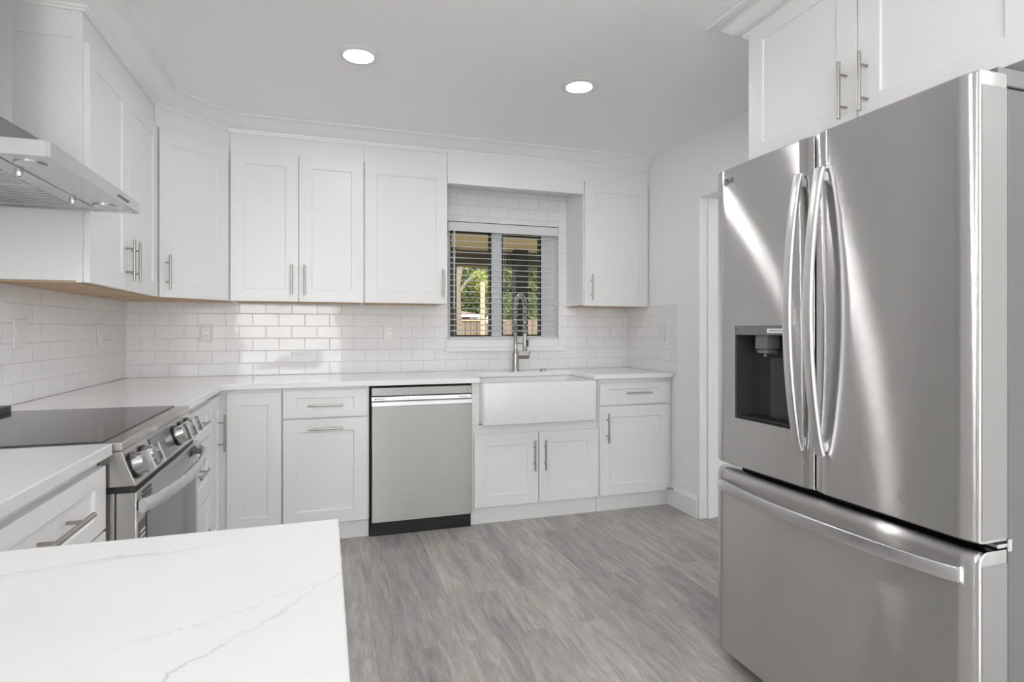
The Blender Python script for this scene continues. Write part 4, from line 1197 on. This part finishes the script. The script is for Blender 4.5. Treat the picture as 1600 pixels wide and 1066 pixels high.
def leaf_cloud(bm, c, rx, ry, rz, n, size, rnd):
    for _ in range(n):
        while True:
            p = Vector((rnd.uniform(-1, 1), rnd.uniform(-1, 1), rnd.uniform(-1, 1)))
            if p.length < 1: break
        p *= (0.55 + 0.45 * rnd.random()) / max(p.length, 0.3) * p.length ** 0.4
        q = Vector((c[0] + p.x * rx, c[1] + p.y * ry, c[2] + p.z * rz))
        u = Vector((rnd.gauss(0, 1), rnd.gauss(0, 1), rnd.gauss(0, 1))).normalized(); v = u.orthogonal().normalized()
        s = size * rnd.uniform(0.6, 1.4)
        vs = [bm.verts.new(q + u * s), bm.verts.new(q + v * s * 0.45), bm.verts.new(q - u * s), bm.verts.new(q - v * s * 0.45)]
        bm.faces.new(vs)
def tree(name, label, px, py, Y, rx, rz, mt, n=2600, size=0.10, trunk=True, ry=None, seed=1):
    rnd = random.Random(seed)
    x = wx(px, Y); z = wz(px, py, Y)
    t = thing(name, label, 'tree' if trunk else 'shrub', (x, Y, -0.12))
    bm = newbm()
    for k in range(7):
        leaf_cloud(bm, (rnd.uniform(-0.5, 0.5) * rx, rnd.uniform(-0.4, 0.4) * (ry or rx), z + 0.12 + rnd.uniform(-0.5, 0.5) * rz), rx * 0.6, (ry or rx) * 0.6, rz * 0.6, n // 7, size, rnd)
    obj('foliage', bm, M[mt], t)
    if trunk:
        bm = newbm(); tube(bm, [(0, 0, 0), (0.1, 0, z * 0.5), (-0.1, 0.1, z + 0.1)], [0.16, 0.12, 0.06], 8)
        obj('trunk', bm, M['bark'], t, smooth=True)
    else:
        bm = newbm(); tube(bm, [(0, 0, 0), (0.02, 0, z * 0.6), (0, 0, z + 0.1)], [0.03, 0.025, 0.012], 7)
        obj('stem', bm, M['bark'], t, smooth=True)
    return t
tree('garden_tree', 'bright yellow-green tree behind the pale post', 757, 447, 19.4, 0.55, 0.55, 'leaf_bright', 4500, 0.055, ry=0.6, seed=4)
tree('garden_tree', 'dense dark green tree filling the right window pane', 812, 455, 21.5, 3.9, 2.5, 'leaf_dark', 30000, 0.085, ry=1.0, seed=2)
tree('garden_tree', 'dark green tree at the top of the left window pane', 735, 413, 23.8, 2.8, 1.7, 'leaf_dark', 15000, 0.085, ry=1.0, seed=3)
tree('garden_tree', 'brownish bare scrub tree above the shed roof', 722, 464, 26.2, 2.3, 1.1, 'leaf_brown', 9000, 0.08, ry=1.0, seed=6)
tree('garden_tree', 'far green tree at the left edge of the window view', 690, 440, 28.6, 2.4, 2.2, 'leaf_dark', 9000, 0.11, ry=1.0, seed=5)
tree('garden_tree', 'tall green tree at the right edge of the window view', 875, 430, 31.5, 2.8, 3.6, 'leaf_dark', 9000, 0.12, ry=1.0, seed=8)
tree('garden_shrub', 'green shrub along the fence behind the faucet', 805, 488, 18.0, 2.0, 0.6, 'leaf_dark', 9000, 0.06, trunk=False, ry=0.7, seed=9)
tree('flowering_shrub', 'small white-flowering shrub beside the pale post', 765, 498, 13.4, 0.13, 0.13, 'flower', 260, 0.035, trunk=False, seed=10)
# leaning tree trunk near the left of the window view
t = thing('leaning_tree', 'slim pale tree trunk leaning left beyond the patio', 'tree', (wx(716, 12), 12, -0.12))
x0 = wx(716, 12)
bm = newbm(); tube(bm, [(0.0, 0, 0), (0.0, 0, 1.4), (wx(714, 12) - x0, 0, wz(714, 445, 12) + 0.12), (wx(721, 12) - x0, 0, wz(721, 405, 12) + 0.12), (wx(728, 12) - x0, 0.2, 3.6)], [0.09, 0.08, 0.07, 0.06, 0.05], 8)
obj('trunk', bm, M['bark'], t, smooth=True)
bm = newbm(); tube(bm, [(wx(716, 12) - x0, 0, wz(716, 460, 12) + 0.12), (wx(730, 12) - x0, 0.1, wz(730, 440, 12) + 0.12), (wx(742, 12) - x0, 0.2, wz(742, 430, 12) + 0.12)], [0.04, 0.03, 0.02], 6)
obj('branch', bm, M['bark'], t, smooth=True)
bm = newbm(); rnd = random.Random(21); leaf_cloud(bm, (0.4, 0.3, 4.2), 1.4, 1.0, 0.8, 1500, 0.09, rnd)
obj('foliage', bm, M['leaf_dark'], t)
